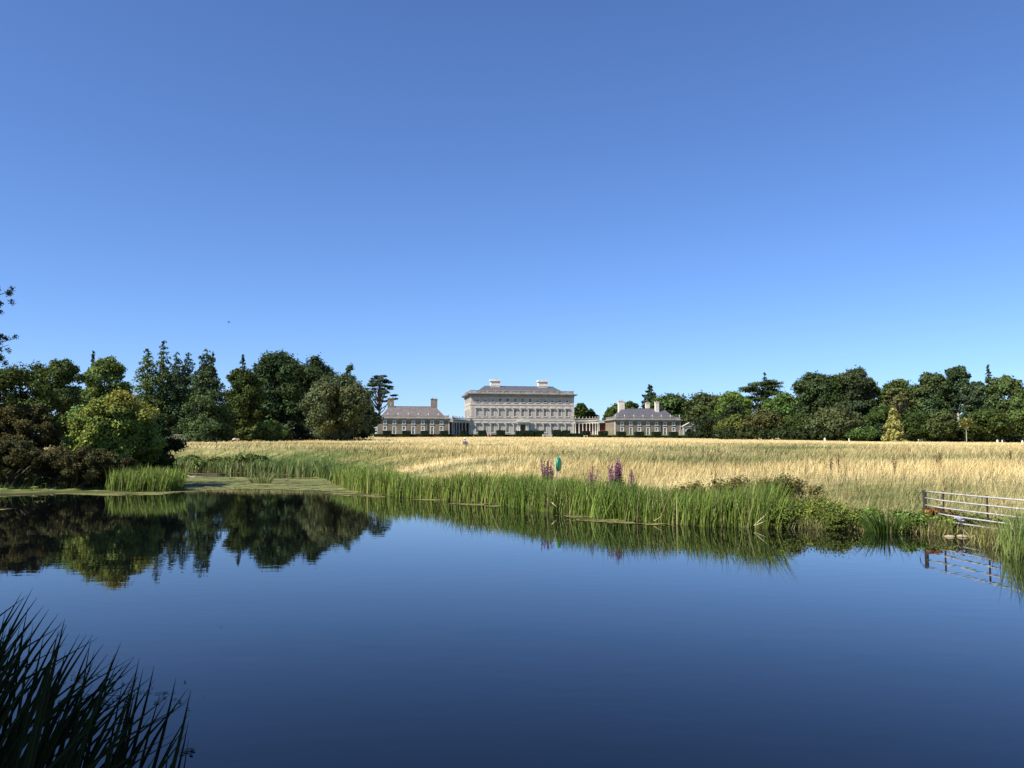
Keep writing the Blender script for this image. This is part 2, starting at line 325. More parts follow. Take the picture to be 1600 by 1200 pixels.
def main_block():
    L, V = 21.5, 20.0
    r = empty('great_house', HO, TH, 'three-storey pale limestone mansion with thirteen bays and two roof chimneys', 'mansion')
    us = [-18.6 + 3.1 * i for i in range(13)]
    holes = []
    for i, u in enumerate(us):
        if i != 6: holes.append((u - .62, u + .62, 1.15, 4.55))
        holes += [(u - .62, u + .62, 7.75, 10.6), (u - .62, u + .62, 13.5, 15.0)]
    holes.append((us[6] - .95, us[6] + .95, .6, 4.4))
    w = MB().wall(-L, L, -.8, 16.6, holes, 0, .32)
    w.add([(-L, 0, -.8), (-L, V, -.8), (-L, V, 16.6), (-L, 0, 16.6)], [(3, 2, 1, 0)]) if False else None
    side = [(y - .6, y + .6, a, b) for y in (4, 8, 12, 16) for a, b in ((1.15, 4.55), (7.75, 10.6), (13.5, 15.0))]
    def sidewall(x, face):
        ys = sorted({0, V} | {s[0] for s in side} | {s[1] for s in side}); zs = sorted({-.8, 16.6} | {s[2] for s in side} | {s[3] for s in side})
        for i in range(len(ys) - 1):
            for j in range(len(zs) - 1):
                cy, cz = (ys[i] + ys[i + 1]) / 2, (zs[j] + zs[j + 1]) / 2
                q = .22 if any(s[0] < cy < s[1] and s[2] < cz < s[3] for s in side) else 0
                xx = x - face * q
                w.add([(xx, ys[i], zs[j]), (xx, ys[i + 1], zs[j]), (xx, ys[i + 1], zs[j + 1]), (xx, ys[i], zs[j + 1])], [(0, 1, 2, 3) if face > 0 else (3, 2, 1, 0)])
    sidewall(-L, -1); sidewall(L, 1)
    w.add([(-L, V, -.8), (L, V, -.8), (L, V, 16.6), (-L, V, 16.6)], [(3, 2, 1, 0)])
    w.build('wall', LIME, r)
    MB().box(-L + .5, L - .5, 5.2, 5.4, 0, 16.2).build('inner_wall', ROOM, r)
    for z in (6.6, 12.1): MB().box(-L + .4, L - .4, .4, V - .4, z, z + .2).build('floor_slab', ROOM, r)
    for a, b, p in ((6.0, 6.35, .12), (6.95, 7.15, .1), (12.35, 12.62, .14), (-.8, .55, .18)):
        MB().box(-L - p, L + p, -p, V + p, a, b).build('string_course' if a > 0 else 'plinth', LIMETRIM, r)
    for s in (-1, 1):
        q = MB()
        for k in range(20):
            z = .6 + k * .8
            if any(abs(z + .35 - c) < .55 for c in (6.2, 7.05, 12.5)): continue
            ln = .95 if k % 2 else .6
            x0, x1 = (-L - .06, -L + ln) if s < 0 else (L - ln, L + .06); q.box(x0, x1, -.06, ln * .8, z, z + .72)
        q.build('quoins', LIMETRIM, r)['kind'] = 'stuff'
    # cornice
    c = MB(); c.box(-L - .15, L + .15, -.15, V + .15, 15.55, 16.25); c.box(-L - .55, L + .55, -.55, V + .55, 16.251, 16.5); c.box(-L - 1.2, L + 1.2, -1.2, V + 1.2, 16.501, 16.78); c.box(-L - 1.35, L + 1.35, -1.35, V + 1.35, 16.781, 16.95)
    co = c.build('cornice', GREYTRIM, r)
    m = MB()
    for k in range(54): x = -L - .3 + (2 * L + .6) * k / 53; m.box(x - .16, x + .16, -1.1, -.55, 16.26, 16.5)
    for k in range(24): y = -.2 + (V + .2) * k / 23; m.box(-L - 1.1, -L - .55, y - .16, y + .16, 16.26, 16.5)
    m.build('modillions', GREYTRIM, co)['kind'] = 'stuff'
    # balustrade: base, rail, piers, balusters
    b = empty('balustrade', (0, 0, 16.95)); b.parent = r
    def ring(x0, x1, y0, y1, t, z0, z1, name):
        MB().box(x0, x1, y0, y0 + t, z0, z1).box(x0, x1, y1 - t, y1, z0, z1).box(x0, x0 + t, y0 + t, y1 - t, z0, z1).box(x1 - t, x1, y0 + t, y1 - t, z0, z1).build(name, GREYTRIM, b)
    ring(-L, L, 0, V, .35, 0, .34, 'base_course'); ring(-L - .05, L + .05, -.05, V + .05, .45, 1.12, 1.36, 'coping')
    for i in range(14):
        u = -L + .4 + (2 * L - .8) * i / 13; MB().box(u - .38, u + .38, .001, .36, .341, 1.119).build('pier', GREYTRIM, b)
    for i in range(1, 6): MB().box(-L + .001, -L + .36, i * 3.4 - .38, i * 3.4 + .38, .341, 1.119).build('pier', GREYTRIM, b)
    bl = MB()
    for i in range(13):
        u0 = -L + .4 + (2 * L - .8) * i / 13 + .4; u1 = u0 + (2 * L - .8) / 13 - .8
        for k in range(7): u = u0 + (u1 - u0) * (k + .5) / 7; bl.box(u - .09, u + .09, .09, .27, .341, 1.119)
    for i in range(44): y = .6 + i * .43; bl.box(-L + .09, -L + .27, y - .09, y + .09, .341, 1.119)
    bl.build('balusters', GREYTRIM, b)['kind'] = 'stuff'
    rf = MB().frustum((-19.6, 19.6, 1.7, V - 1.7), (-14.6, 14.6, 8.3, 11.7), 16.96, 20.55).build('roof', SLATE, r)
    MB().box(-14.7, 14.7, 8.25, 8.5, 20.5, 20.68).build('ridge', LEAD, rf)
    for u in (-10.1, 10.1):
        ch = MB(); ch.box(u - 1.95, u + 1.95, 7.6, 10.2, 18.5, 22.6).box(u - 2.3, u + 2.3, 7.25, 10.55, 22.601, 22.85).box(u - 2.1, u + 2.1, 7.4, 10.4, 22.851, 23.35)
        cho = ch.build('chimney', CHIMWHITE, rf)
        MB().box(u - 2.05, u + 2.05, 7.5, 10.3, 20.7, 20.95).build('band', CHIMWHITE, cho)
    # windows
    up = [.95, .95, .95, .7, .4, .0, .0, .0, .0, .0, .0, .0, .0]; gr = [.7, .4, .0, .3, .5, .9, 0, .8, .0, .0, .0, .4, .3]; at_ = [.6, .6, .6, 0, 0, 0, 0, 0, .6, .5, .5, .6, .5]
    for i, u in enumerate(us):
        if i != 6: window(r, u, 1.15, 4.55, 1.24, 0, (3, 6), gr[i], LIMETRIM, 'flat')
        window(r, u, 7.75, 10.6, 1.24, 0, (3, 5), up[i], LIMETRIM, 'arc' if i % 2 == 0 else 'tri')
        window(r, u, 13.5, 15.0, 1.24, 0, (3, 2), at_[i], LIMETRIM, None)
    # entrance
    u = us[6]; d = MB().box(u - .93, u + .93, .18, .26, .6, 4.38).build('door', DOORWOOD, r)
    MB().box(u - .6, u - .52, .1, .18, 2.2, 2.3).build('handle', PAINT, d)
    p = empty('portico', (u, 0, 0)); p.parent = r
    for s in (-1, 1):
        for k in (1.35, 2.05):
            MB().lathe([(.32, .6), (.32, .75), (.24, .8), (.22, 2.6), (.2, 4.3), (.3, 4.45), (.3, 4.6)], 10, (s * k, -.75, 0)).build('column', LIMETRIM, p, True)
    MB().box(-2.5, 2.5, -1.15, .02, 4.601, 5.3).box(-2.75, 2.75, -1.45, .02, 5.301, 5.6).prism([(-2.75, 5.601), (2.75, 5.601), (0, 6.75)], -1.4, .02).build('entablature', LIMETRIM, p)
    for k in range(5): MB().box(-3.2 - k * .45, 3.2 + k * .45, -1.7 - k * .5, -1.2 - k * .5 + (.0 if k else 1.2) - .001, -.8, .55 - k * .26).build('step', GREYTRIM, p)
    return r
main_block()

def wing(side):
    """Seven-bay pavilion in brown rubble stone with white trim."""
    u0, u1 = (-59.2, -32.2) if side < 0 else (32.2, 59.2)
    uc = (u0 + u1) / 2; x, y = house_xy(uc, -22); L = 13.4; V = 13.0
    lab = 'two-storey brown stone wing left of the mansion with two dark chimneys' if side < 0 else 'two-storey brown stone wing right of the mansion with three pale chimneys'
    r = empty('side_wing', (x, y, HOUSE_Z - .25), TH, lab, 'wing', 'wings flanking the mansion')
    us = [-10.5 + 3.5 * i for i in range(7)]; holes = []
    for i, u in enumerate(us): holes += [(u - .45, u + .45, 4.05, 5.05), (u - .48, u + .48, .3 if i % 2 else 1.75, 3.05)]
    w = MB().wall(-L, L, -.8, 5.6, holes, 0, .3)
    w.add([(-L, V, -.8), (-L, 0, -.8), (-L, 0, 5.6), (-L, V, 5.6)], [(0, 1, 2, 3)]).add([(L, 0, -.8), (L, V, -.8), (L, V, 5.6), (L, 0, 5.6)], [(0, 1, 2, 3)]).add([(L, V, -.8), (-L, V, -.8), (-L, V, 5.6), (L, V, 5.6)], [(0, 1, 2, 3)])
    w.build('wall', RUBBLE, r); MB().box(-L + .4, L - .4, 4.2, 4.4, 0, 5.5).build('inner_wall', ROOM, r)
    MB().box(-L + .3, L - .3, .4, V - .4, 3.5, 3.65).build('floor_slab', ROOM, r)
    for s in (-1, 1): MB().box(s * L - .28 if s > 0 else -L - .06, L + .06 if s > 0 else -L + .28, -.06, .5, -.8, 5.6).build('corner_strip', LIMETRIM, r)
    MB().box(-L - .12, L + .12, -.12, V + .12, 5.3, 5.75).box(-L - .55, L + .55, -.55, V + .55, 5.751, 6.0).box(-L - .8, L + .8, -.8, V + .8, 6.001, 6.25).build('cornice', GREYTRIM, r)
    b = empty('parapet', (0, 0, 6.25)); b.parent = r
    MB().box(-L, L, 0, .35, 0, .25).box(-L, -L + .35, .35, V, 0, .25).box(L - .35, L, .35, V, 0, .25).build('base_course', GREYTRIM, b)
    MB().box(-L - .04, L + .04, -.04, .4, .85, 1.02).box(-L - .04, -L + .4, .4, V, .85, 1.02).box(L - .4, L + .04, .4, V, .85, 1.02).build('coping', GREYTRIM, b)
    bl = MB()
    for i in range(66):
        u = -L + .4 + i * .4; bl.box(u - .07, u + .07, .08, .26, .251, .849)
    for i in range(30):
        yy = .6 + i * .4; bl.box(-L + .08, -L + .26, yy - .07, yy + .07, .251, .849); bl.box(L - .26, L - .08, yy - .07, yy + .07, .251, .849)
    bl.build('balusters', GREYTRIM, b)['kind'] = 'stuff'
    fin = None
    for i in range(8):
        u = -L + .3 + (2 * L - .6) * i / 7
        po = MB().box(u - .3, u + .3, .002, .39, .251, .849).build('pier', GREYTRIM, b)
        f = MB().lathe([(.16, 0), (.1, .12), (.24, .35), (.2, .55), (.05, .7), (.08, .8), (.02, .9)], 8)
        if fin is None: fin = f.build('finial', LIMETRIM, b, True, (u, .2, 1.02))
        else: c = fin.copy(); COL.objects.link(c); c.location = (u, .2, 1.02)
    rm = SLATEWARM if side < 0 else SLATE
    rf = MB().frustum((-L + .9, L - .9, .9, V - .9), (-L + 4.6, L - 4.6, V / 2 - .15, V / 2 + .15), 6.26, 10.75).build('roof', rm, r)
    MB().box(-L + 4.5, L - 4.5, V / 2 - .2, V / 2 + .2, 10.7, 10.9).build('ridge', LEAD, rf)
    def stack(u, v, wd, z0, z1, mat, pots=2):
        ch = MB().box(u - wd / 2, u + wd / 2, v - .6, v + .6, z0, z1).box(u - wd / 2 - .12, u + wd / 2 + .12, v - .72, v + .72, z1 + .001, z1 + .3).build('chimney', mat, rf)
        for k in range(pots):
            xx = u + (k - (pots - 1) / 2) * wd / max(pots, 1) * .8; MB().lathe([(.16, 0), (.13, .5)], 8, (xx, v, z1 + .3)).build('chimney_pot', COPPER, ch)
    if side < 0:
        for u in (-8.2, 8.2):
            stack(u - .65, V / 2, 1.15, 9.5, 13.6, CHIMBROWN, 1); stack(u + .65, V / 2, 1.1, 9.5, 13.5, CHIMBROWN, 1)
    else:
        stack(-8.8, V / 2, 2.5, 9.0, 13.5, CHIMWHITE, 3); stack(2.4, V / 2 + .8, 1.5, 9.5, 12.9, CHIMWHITE, 2); stack(5.6, V / 2 - 1.2, 1.5, 8.5, 13.2, CHIMWHITE, 1)
    MB().tube([(us[4] + 1.75, -.12, -.5), (us[4] + 1.75, -.12, 5.7)], .1, 6).build('drainpipe', LEAD, r)
    for i, u in enumerate(us):
        window(r, u, 4.05, 5.05, .9, 0, (2, 2), 0 if i % 3 else .25, PAINT, None, True, .2)
        if i % 2 == 0: window(r, u, 1.75, 3.05, .96, 0, (2, 2), 0 if i % 4 else .4, PAINT, None, True, .2)
        else: window(r, u, .3, 3.05, .96, 0, (2, 4), .62, PAINT, None, True, .2)
    return r
wing(-1); wing(1)

def colonnade(side):
    lab = 'curved colonnade joining the mansion to its left wing' if side < 0 else 'curved colonnade of pale columns joining the mansion to its right wing'
    r = empty('colonnade', (HO.x, HO.y, HOUSE_Z - .2), TH, lab, 'colonnade', 'curved colonnades beside the mansion')
    cu, cv = side * 21.5, -8.7; R1, R0 = 10.9, 8.3
    ang = lambda t: math.pi / 2 - side * t                       # t from 0 (at the mansion) to pi/2 (at the wing)
    P = lambda R, t: (cu + R * math.cos(ang(t)), cv + R * math.sin(ang(t)))
    def arcwall(Ra, Rb, z0, z1, name, mat, n=18, par=r):
        m = MB(); ts = np.linspace(0.0, math.pi / 2 + .03, n + 1); vs = []
        for t in ts:
            a, b = P(Ra, t), P(Rb, t); vs += [(a[0], a[1], z0), (b[0], b[1], z0), (b[0], b[1], z1), (a[0], a[1], z1)]
        fs = []
        for i in range(n):
            k = i * 4; q = [(k, k + 4, k + 7, k + 3), (k + 1, k + 2, k + 6, k + 5), (k + 3, k + 7, k + 6, k + 2), (k, k + 1, k + 5, k + 4)]
            fs += q
        fs += [(0, 3, 2, 1), (n * 4, n * 4 + 1, n * 4 + 2, n * 4 + 3)]
        m.add(vs, fs); o = m.build(name, mat, par)
        bm = bmesh.new(); bm.from_mesh(o.data); bmesh.ops.recalc_face_normals(bm, faces=bm.faces); bm.to_mesh(o.data); bm.free(); return o
    arcwall(R1, R1 + .5, -.5, 5.2, 'back_wall', REDWALL); arcwall(R0 - .4, R1 + .0, -.5, .25, 'base', GREYTRIM)
    arcwall(R0 - .35, R1 + .7, 5.2, 5.9, 'entablature', LIMETRIM); arcwall(R0 - .75, R1 + .9, 5.901, 6.15, 'cornice', GREYTRIM)
    arcwall(R0 - .3, R0 + .05, 6.151, 6.4, 'base_course', GREYTRIM); arcwall(R0 - .35, R0 + .1, 6.95, 7.15, 'coping', GREYTRIM)
    bl = MB()
    for k in range(40):
        x, y = P(R0 - .12, (k + .5) / 40 * math.pi / 2); bl.lathe([(.08, 6.401), (.08, 6.949)], 6, (x, y, 0))
    bl.build('balusters', GREYTRIM, r)['kind'] = 'stuff'
    for k in range(9):
        x, y = P(R0, .06 + k * (math.pi / 2 - .1) / 8)
        MB().lathe([(.36, .251), (.36, .4), (.26, .5), (.25, 2.4), (.21, 4.7), (.32, 4.85), (.32, 5.199)], 10, (x, y, 0)).build('column', LIMETRIM, r, True)
        f = MB().lathe([(.22, 7.151), (.12, 7.25), (.24, 7.5), (.2, 7.7), (.04, 7.95)], 8, (P(R0 - .12, .06 + k * (math.pi / 2 - .1) / 8)[0], P(R0 - .12, .06 + k * (math.pi / 2 - .1) / 8)[1], 0)); f.build('finial', GREYTRIM, r, True)
colonnade(-1); colonnade(1)

def gateway(px, D, label, w, name, flank):
    p = at(px, 681, D); r = empty(name, (p.x, D, HOUSE_Z - .35), TH, label, 'gateway')
    MB().wall(-w / 2, w / 2, 0, 3.1, [(-1.1, 1.1, .001, 2.5)], 0, .5).box(-w / 2, w / 2, .5, .9, 2.5, 3.1).box(-w / 2, -1.1, .5, .9, 0, 2.5).box(1.1, w / 2, .5, .9, 0, 2.5).build('arch_wall', GREYTRIM, r)
    MB().box(-w / 2 - .3, w / 2 + .3, -.3, 1.0, 3.101, 3.35).prism([(-w / 2 - .3, 3.351), (w / 2 + .3, 3.351), (0, 4.6)], -.05, .9).build('pediment', GREYTRIM, r)
    rk = MB()
    for s in (-1, 1): rk.prism([(s * (w / 2 + .45), 3.36), (0, 4.75), (0, 4.98), (s * (w / 2 + .45), 3.58)][::s], -.35, 1.0)
    rk.build('raking_cornice', LIMETRIM, r)
    arch = [(1.25 * math.cos(a), 1.6 + 1.0 * math.sin(a)) for a in np.linspace(0, math.pi, 9)]
    am = MB()
    for (xa, za), (xb, zb) in zip(arch, arch[1:]): am.add([(xa, -.12, za), (xb, -.12, zb), (xb * 1.18, -.12, zb + .18), (xa * 1.18, -.12, za + .18), (xa, 0, za), (xb, 0, zb), (xb * 1.18, 0, zb + .18), (xa * 1.18, 0, za + .18)], [(0, 1, 2, 3), (0, 4, 5, 1), (3, 2, 6, 7)])
    am.build('arch_ring', LIMETRIM, r)
    MB().box(-1.1, 1.1, .3, .38, 0, 2.5).build('door', DOORWOOD, r)  # dark panel put in for the arch's shaded opening, not a real door
    for s in (-1, 1):
        MB().box(s * w / 2 - .3, s * w / 2 + .3, -.16, .0 - .001, 0, 3.1).build('pilaster', LIMETRIM, r)
        if flank: MB().box(*(sorted((s * w / 2, s * (w / 2 + flank)))), .1, .6, 0, 2.5).build('side_wall', GREYTRIM, r)
gateway(1077, 330, 'small grey pedimented stone gateway beside the right wing', 4.6, 'stone_gateway', 1.6)
gateway(577, 312, 'small stone gateway half hidden between trees and the left wing', 2.6, 'stone_gateway', .6)

# ------------------------------------------------------------------ foliage machinery
def unit(v): return v / np.maximum(np.linalg.norm(v, axis=-1, keepdims=True), 1e-9)
def leaf_quads(P, N, S, rs, ratio=.62):
    n = len(P); t = unit(np.cross(N, rs.normal(size=(n, 3)))); b = np.cross(N, t); S = S[:, None]
    V = np.empty((n, 4, 3)); V[:, 0] = P - t * S * .55; V[:, 1] = P + b * S * ratio * .5 - t * S * .05; V[:, 2] = P + t * S * .55 - N * S * .12; V[:, 3] = P - b * S * ratio * .5 - t * S * .05
    return V.reshape(-1, 3), np.arange(4 * n).reshape(n, 4)
def lobes_to_leaves(lobes, n, rs, size, col, colvar=.18, flat=0.0, cull=.72, inner=.12, fill=2.5):
    n = int(n * DENS)
    """lobes: (k,6) centre + radii. Leaves gather on the skin of every lobe."""
    lobes = np.asarray(lobes, float); k = len(lobes); area = (lobes[:, 3] * lobes[:, 4] + lobes[:, 3] * lobes[:, 5]) ; w = area / area.sum()
    n2 = int(n * 1.7); li = rs.choice(k, n2, p=w); d = unit(rs.normal(size=(n2, 3)))
    sub = np.sin(d[:, 0] * 7 + li) * np.sin(d[:, 1] * 6.1 + li * 2.3) * np.sin(d[:, 2] * 6.7 + li * 1.7)
    rad = (.84 + .26 * sub + rs.normal(0, .1, n2) + np.where(rs.random(n2) < .1, rs.random(n2) * .45, 0)) * np.where(rs.random(n2) < inner, rs.random(n2), 1)
    P = lobes[li, :3] + d * rad[:, None] * lobes[li, 3:]
    keep = np.ones(n2, bool)
    for j in range(k):
        q = np.linalg.norm((P - lobes[j, :3]) / lobes[j, 3:], axis=1); keep &= ~((q < cull) & (li != j))
    P, d, li, sub = P[keep][:n], d[keep][:n], li[keep][:n], sub[keep][:n]; m = len(P)
    N = unit(d * .75 + rs.normal(size=(m, 3)) * .55 + np.array([0, 0, .35 + flat]))
    lb = 1 + rs.normal(0, colvar * .8, k); lh = rs.normal(0, .06, k)
    c = np.asarray(col)[None] * (lb[li] * np.clip(1 + rs.normal(0, colvar, m), .45, 1.7))[:, None]
    c = c * np.stack([1 + lh[li] * 1.6, 1 + lh[li] * .3, 1 - lh[li]], -1)
    V, F = leaf_quads(P, N, size * (.65 + .7 * rs.random(m)), rs)
    mi = int(n * .2); lj = rs.choice(k, mi, p=w); dj = unit(rs.normal(size=(mi, 3)))          # larger sprays fill the inside of every lobe
    Pi = lobes[lj, :3] + dj * rs.uniform(.2, .68, mi)[:, None] * lobes[lj, 3:]; Ni = unit(dj + rs.normal(size=(mi, 3)) * .5)
    V2, F2 = leaf_quads(Pi, Ni, size * fill * (.7 + .6 * rs.random(mi)), rs, .8); c2 = np.asarray(col)[None] * (lb[lj] * np.clip(1 + rs.normal(0, colvar, mi), .45, 1.7))[:, None]
    V = np.concatenate([V, V2]); F = np.concatenate([F, F2 + 4 * m]); c = np.concatenate([c, c2])
    return V, F, np.repeat(np.clip(c, .004, .9), 4, 0)

DENS = 1.33
class Crown:
    def __init__(self): self.V = []; self.F = []; self.C = []; self.n = 0
    def add(self, V, F, C): self.V.append(V); self.F.append(F + self.n); self.C.append(C); self.n += len(V)
    def build(self, name, mat, parent=None):
        return np_mesh(name, np.concatenate(self.V), np.concatenate(self.F), mat, parent, np.concatenate(self.C))

def limbed_trunk(parent, h, r0, targets, mat, base=-.3, lean=(0, 0)):
    m = MB(); k = 6; pts = [(lean[0] * t * t, lean[1] * t * t, base + (h - base) * t) for t in np.linspace(0, 1, k)]
    m.tube(pts, [r0 * (1.35 if i == 0 else 1 - .8 * i / (k - 1)) for i in range(k)], 7); o = m.build('trunk', mat, parent, True)
    if len(targets):
        lm = MB()
        for q in targets:
            q = Vector(q); s = max(.25 * h, min(q.z * .62, h * .85)); t = max(0, min(1, (s - base) / (h - base))); a = Vector((lean[0] * t * t, lean[1] * t * t, s)); mid = a.lerp(q, .5) + Vector((0, 0, -.04 * h))
            lm.tube([a, mid, q], [r0 * .42 * (1 - .5 * t), r0 * .26, r0 * .07], 5)
        lm.build('limbs', mat, parent, True)
    return o

def tree_root(name, label, cat, px, D, group=None):
    x = ax(px, D); return empty(name, (x, D, gz1(x, D)), 0, label, cat, group), x
def warm(c): return (c[0] * 1.65, c[1] * 1.62, c[2] * 1.55)
def broad(px, D, ytop, wpx, label, col, seed, name='broadleaf_tree', n=9000, size=None, skirt=.0, round_=False, cat='tree', group='trees of the park woods', nl=62, trunk=True, bark=None, depth=.85, mat=None, lob=(.09, .2), loc=None, hw=None):
    rs = np.random.default_rng(seed)
    if loc: r = empty(name, loc, 0, label, cat, group); h, w = hw
    else:
        r, x = tree_root(name, label, cat, px, D, group); h = at(px, ytop, D).z - r.location.z; w = wpx * D / FPX
    zb = h * skirt; hh = (h - zb) / 2; zc = zb + hh; L = []
    for i in range(nl):
        d = unit(rs.normal(size=3)); q = rs.uniform(.5, .82) if i > 5 else rs.uniform(0, .3)
        e = 1.0
        wide = 1 if round_ else (1 - .22 * max(d[2], 0) + (.1 if d[2] < 0 else 0))
        rr = w * rs.uniform(*lob) * (1.25 if i <= 5 else 1); lo = min(rr, w * .2)
        p = np.array([d[0] * (w / 2 - lo * .55) * wide * q / .82, d[1] * (w / 2 - lo * .55) * depth * wide * q / .82, zc + d[2] * (hh - lo * .6) * e * q / .8])
        p[2] = np.clip(p[2], zb + rr * .55, h - rr * .62)
        L.append([*p, rr, rr * .95, rr * rs.uniform(.6, .85)])
    for i in range(14):
        a = rs.uniform(0, 6.283); q = w * .40 * math.sqrt(rs.random()); rr = w * rs.uniform(.09, .16); L.append([q * math.cos(a), q * math.sin(a) * depth, zc + hh * math.sqrt(max(.05, 1 - (2.1 * q / w) ** 2)) - rr * rs.uniform(.65, 1.3), rr, rr, rr * .8])
    L.append([0, 0, h - w * .26, w * .24, w * .22, w * .2])
    size = size or max(.3, D * .0026)
    c = Crown(); c.add(*lobes_to_leaves(L, n, rs, size, warm(col), .24)); c.build('crown', mat or LEAF, r)
    if trunk:
        T = [l[:3] for l in L[6:22]]; limbed_trunk(r, h * .8, max(.12, h * .022), T, bark or BARK)
    return r
def conifer(px, D, ytop, wpx, label, col, seed, name='conifer_tree', n=8500, p=.9, droop=.28, skirt=.03, gap=0.0, size=None, group='trees of the park woods', lev=24):
    rs = np.random.default_rng(seed); r, x = tree_root(name, label, 'tree', px, D, group)
    h = at(px, ytop, D).z - r.location.z; w = wpx * D / FPX
    P = []; N = []; C = []; B = MB(); size = size or max(.28, D * .0029); n = int(n * 1.7); w *= 1.12
    zs = np.linspace(skirt, .985, lev); lens = []
    for i, t in enumerate(zs):
        Lm = w / 2 * (1 - t) ** p * 1.04 + .02 * w; nb = rs.integers(6, 9)
        for b in range(nb):
            a = rs.uniform(0, 6.283); ln = Lm * rs.uniform(.62, 1.18); lens.append((t + rs.normal(0, .012), a, ln))
    tot = sum(l[2] ** 1.5 for l in lens)
    for t, a, ln in lens:
        m = max(6, int(n * ln ** 1.5 / tot)); s = rs.random(m) ** .85; lat = rs.normal(0, .23, m) * ln * (1.15 - s) + rs.normal(0, .05, m)
        ca, sa = math.cos(a), math.sin(a); z = t * h - droop * ln * s ** 1.6 + .1 * ln * np.clip(s - .8, 0, 1) + rs.normal(0, .06 * ln + .05, m) - rs.random(m) * .25 * ln * .3
        P.append(np.stack([ca * ln * s - sa * lat, sa * ln * s + ca * lat, z], -1)); N.append(np.tile([ca * .5, sa * .5, .55], (m, 1)))
        C.append(np.full(m, 1 + rs.normal(0, .16)))
        if ln > .18 * w: B.tube([(0, 0, t * h), (ca * ln * .5, sa * ln * .5, t * h - droop * ln * .33), (ca * ln * .9, sa * ln * .9, t * h - droop * ln * .85)], [.07, .04, .015], 3)
    P = np.concatenate(P); N = np.concatenate(N); m = len(P); N = unit(N + rs.normal(size=(m, 3)) * .5)
    P[:, 2] = np.maximum(P[:, 2], .1)
    c = np.asarray(warm(col))[None] * (np.concatenate(C) * np.clip(1 + rs.normal(0, .2, m), .4, 1.7))[:, None]
    V, F = leaf_quads(P, N, size * (.6 + .8 * rs.random(m)), rs, .45)
    np_mesh('crown', V, F, NEEDLE, r, np.repeat(np.clip(c, .004, .9), 4, 0))
    m = MB().tube([(0, 0, -.3), (0, 0, h * .5), (0, 0, h * .99)], [h * .018 + .08, h * .011, .02], 6); m.build('trunk', BARK, r, True); B.build('limbs', BARK, r)
    return r
def cedar(px, D, ytop, wpx, label, col, seed, name='cedar_tree', levels=9, n=5200, base=.35, spread='fan', group='trees of the park woods', trunks=1, thick=.055):
    rs = np.random.default_rng(seed); r, x = tree_root(name, label, 'tree', px, D, group)
    h = at(px, ytop, D).z - r.location.z; w = wpx * D / FPX; L = []; T = []
    for i in range(levels):
        t = base + (1 - base) * (i + .5) / levels; z = h * t
        wid = {'fan': .55 + .55 * math.sin(math.pi * min(1, (t - base) / (1 - base) * .9 + .1)), 'cone': 1.15 * (1 - (t - base) / (1.08 - base)) + .1, 'flat': .5 + .6 * t}[spread] * w / 2
        for k in range(rs.integers(3, 6)):
            a = rs.uniform(0, 6.283); q = rs.uniform(.35, .85) * wid; rx = wid * rs.uniform(.26, .46)
            p = [q * math.cos(a), q * math.sin(a) * .8, z + rs.normal(0, .025 * h) - .03 * h * q / wid]; L.append([*p, rx, rx, h * thick * rs.uniform(.5, 1)]); T.append(p)
    L.append([0, 0, h * .965, w * .12, w * .12, h * .03])
    if spread == 'fan':
        L = []; T = []
        for k in range(52):
            a = rs.uniform(0, 6.283); e = rs.uniform(.12, 1.0); q = w / 2 * math.cos(e * 1.35) * rs.uniform(.75, 1.0); zz = h * (base + (1 - base) * math.sin(e * 1.35) * rs.uniform(.8, 1.0)); rx = w * rs.uniform(.055, .105)
            L.append([q * math.cos(a), q * math.sin(a) * .8, zz, rx * 1.25, rx, h * .016]); T.append(L[-1][:3])
    c = Crown(); c.add(*lobes_to_leaves(L, n, rs, max(.25, D * .0019), warm(col), .2, .5, .6, .3, 1.3)); c.build('crown', NEEDLE, r)
    limbed_trunk(r, h * .95, h * .028, T[::1][:34], BARK)
    return r

# ------------------------------------------------------------------ the woods
DK = (.028, .046, .012); DK2 = (.036, .052, .014); MID = (.05, .074, .016); LT = (.06, .094, .02); OLV = (.058, .072, .018); BLU = (.027, .046, .02); BRN = (.054, .054, .019); YEL = (.13, .13, .03)
# left wood
broad(-75, 128, 545, 130, 'dark leafy tree at the left edge of the wood, cut by the frame', DK, 101, n=7000)
broad(28, 132, 558, 120, 'broad dark green tree above the brown shrub at far left', DK2, 102, n=9000)
broad(92, 140, 559, 74, 'dark tree with yellowish top left of the pale green tree', (.042, .062, .02), 103, n=7000)
conifer(140, 178, 549, 34, 'thin spruce tip poking up behind the pale green tree', BLU, 104, n=3500)
broad(160, 165, 554, 78, 'pale green leafy tree behind the bright waterside bush', (.072, .105, .03), 105, n=8000)
conifer(196, 150, 596, 60, 'low dark conifer right of the pale green tree', DK, 106, n=5000)
conifer(226, 165, 545, 84, 'slim conifer left of the tallest spruce in the left wood', MID, 107, n=6500, p=.75)
conifer(251, 172, 533, 82, 'tallest open-branched spruce of the left wood', DK2, 108, n=5600, p=.8, droop=.15, lev=20)
conifer(271, 168, 553, 84, 'narrow conifer just right of the tallest spruce', BLU, 109, n=6500, p=.75)
conifer(290, 176, 552, 84, 'dark pointed conifer left of the dense fir', BLU, 110, n=6500, p=.75)
conifer(319, 150, 546, 92, 'dense sunlit fir with twin tip at the wood edge', (.036, .056, .021), 111, n=11000, p=.62, droop=.35)
conifer(329, 152, 552, 50, 'second tip of fir behind the dense sunlit fir', DK2, 1111, n=3000)
conifer(376, 186, 554, 50, 'small conifer tip at the left shoulder of the largest tree', BLU, 112, n=3500)
broad(378, 172, 574, 78, 'leafy tree between the dense fir and the largest tree', DK2, 113, n=8500)
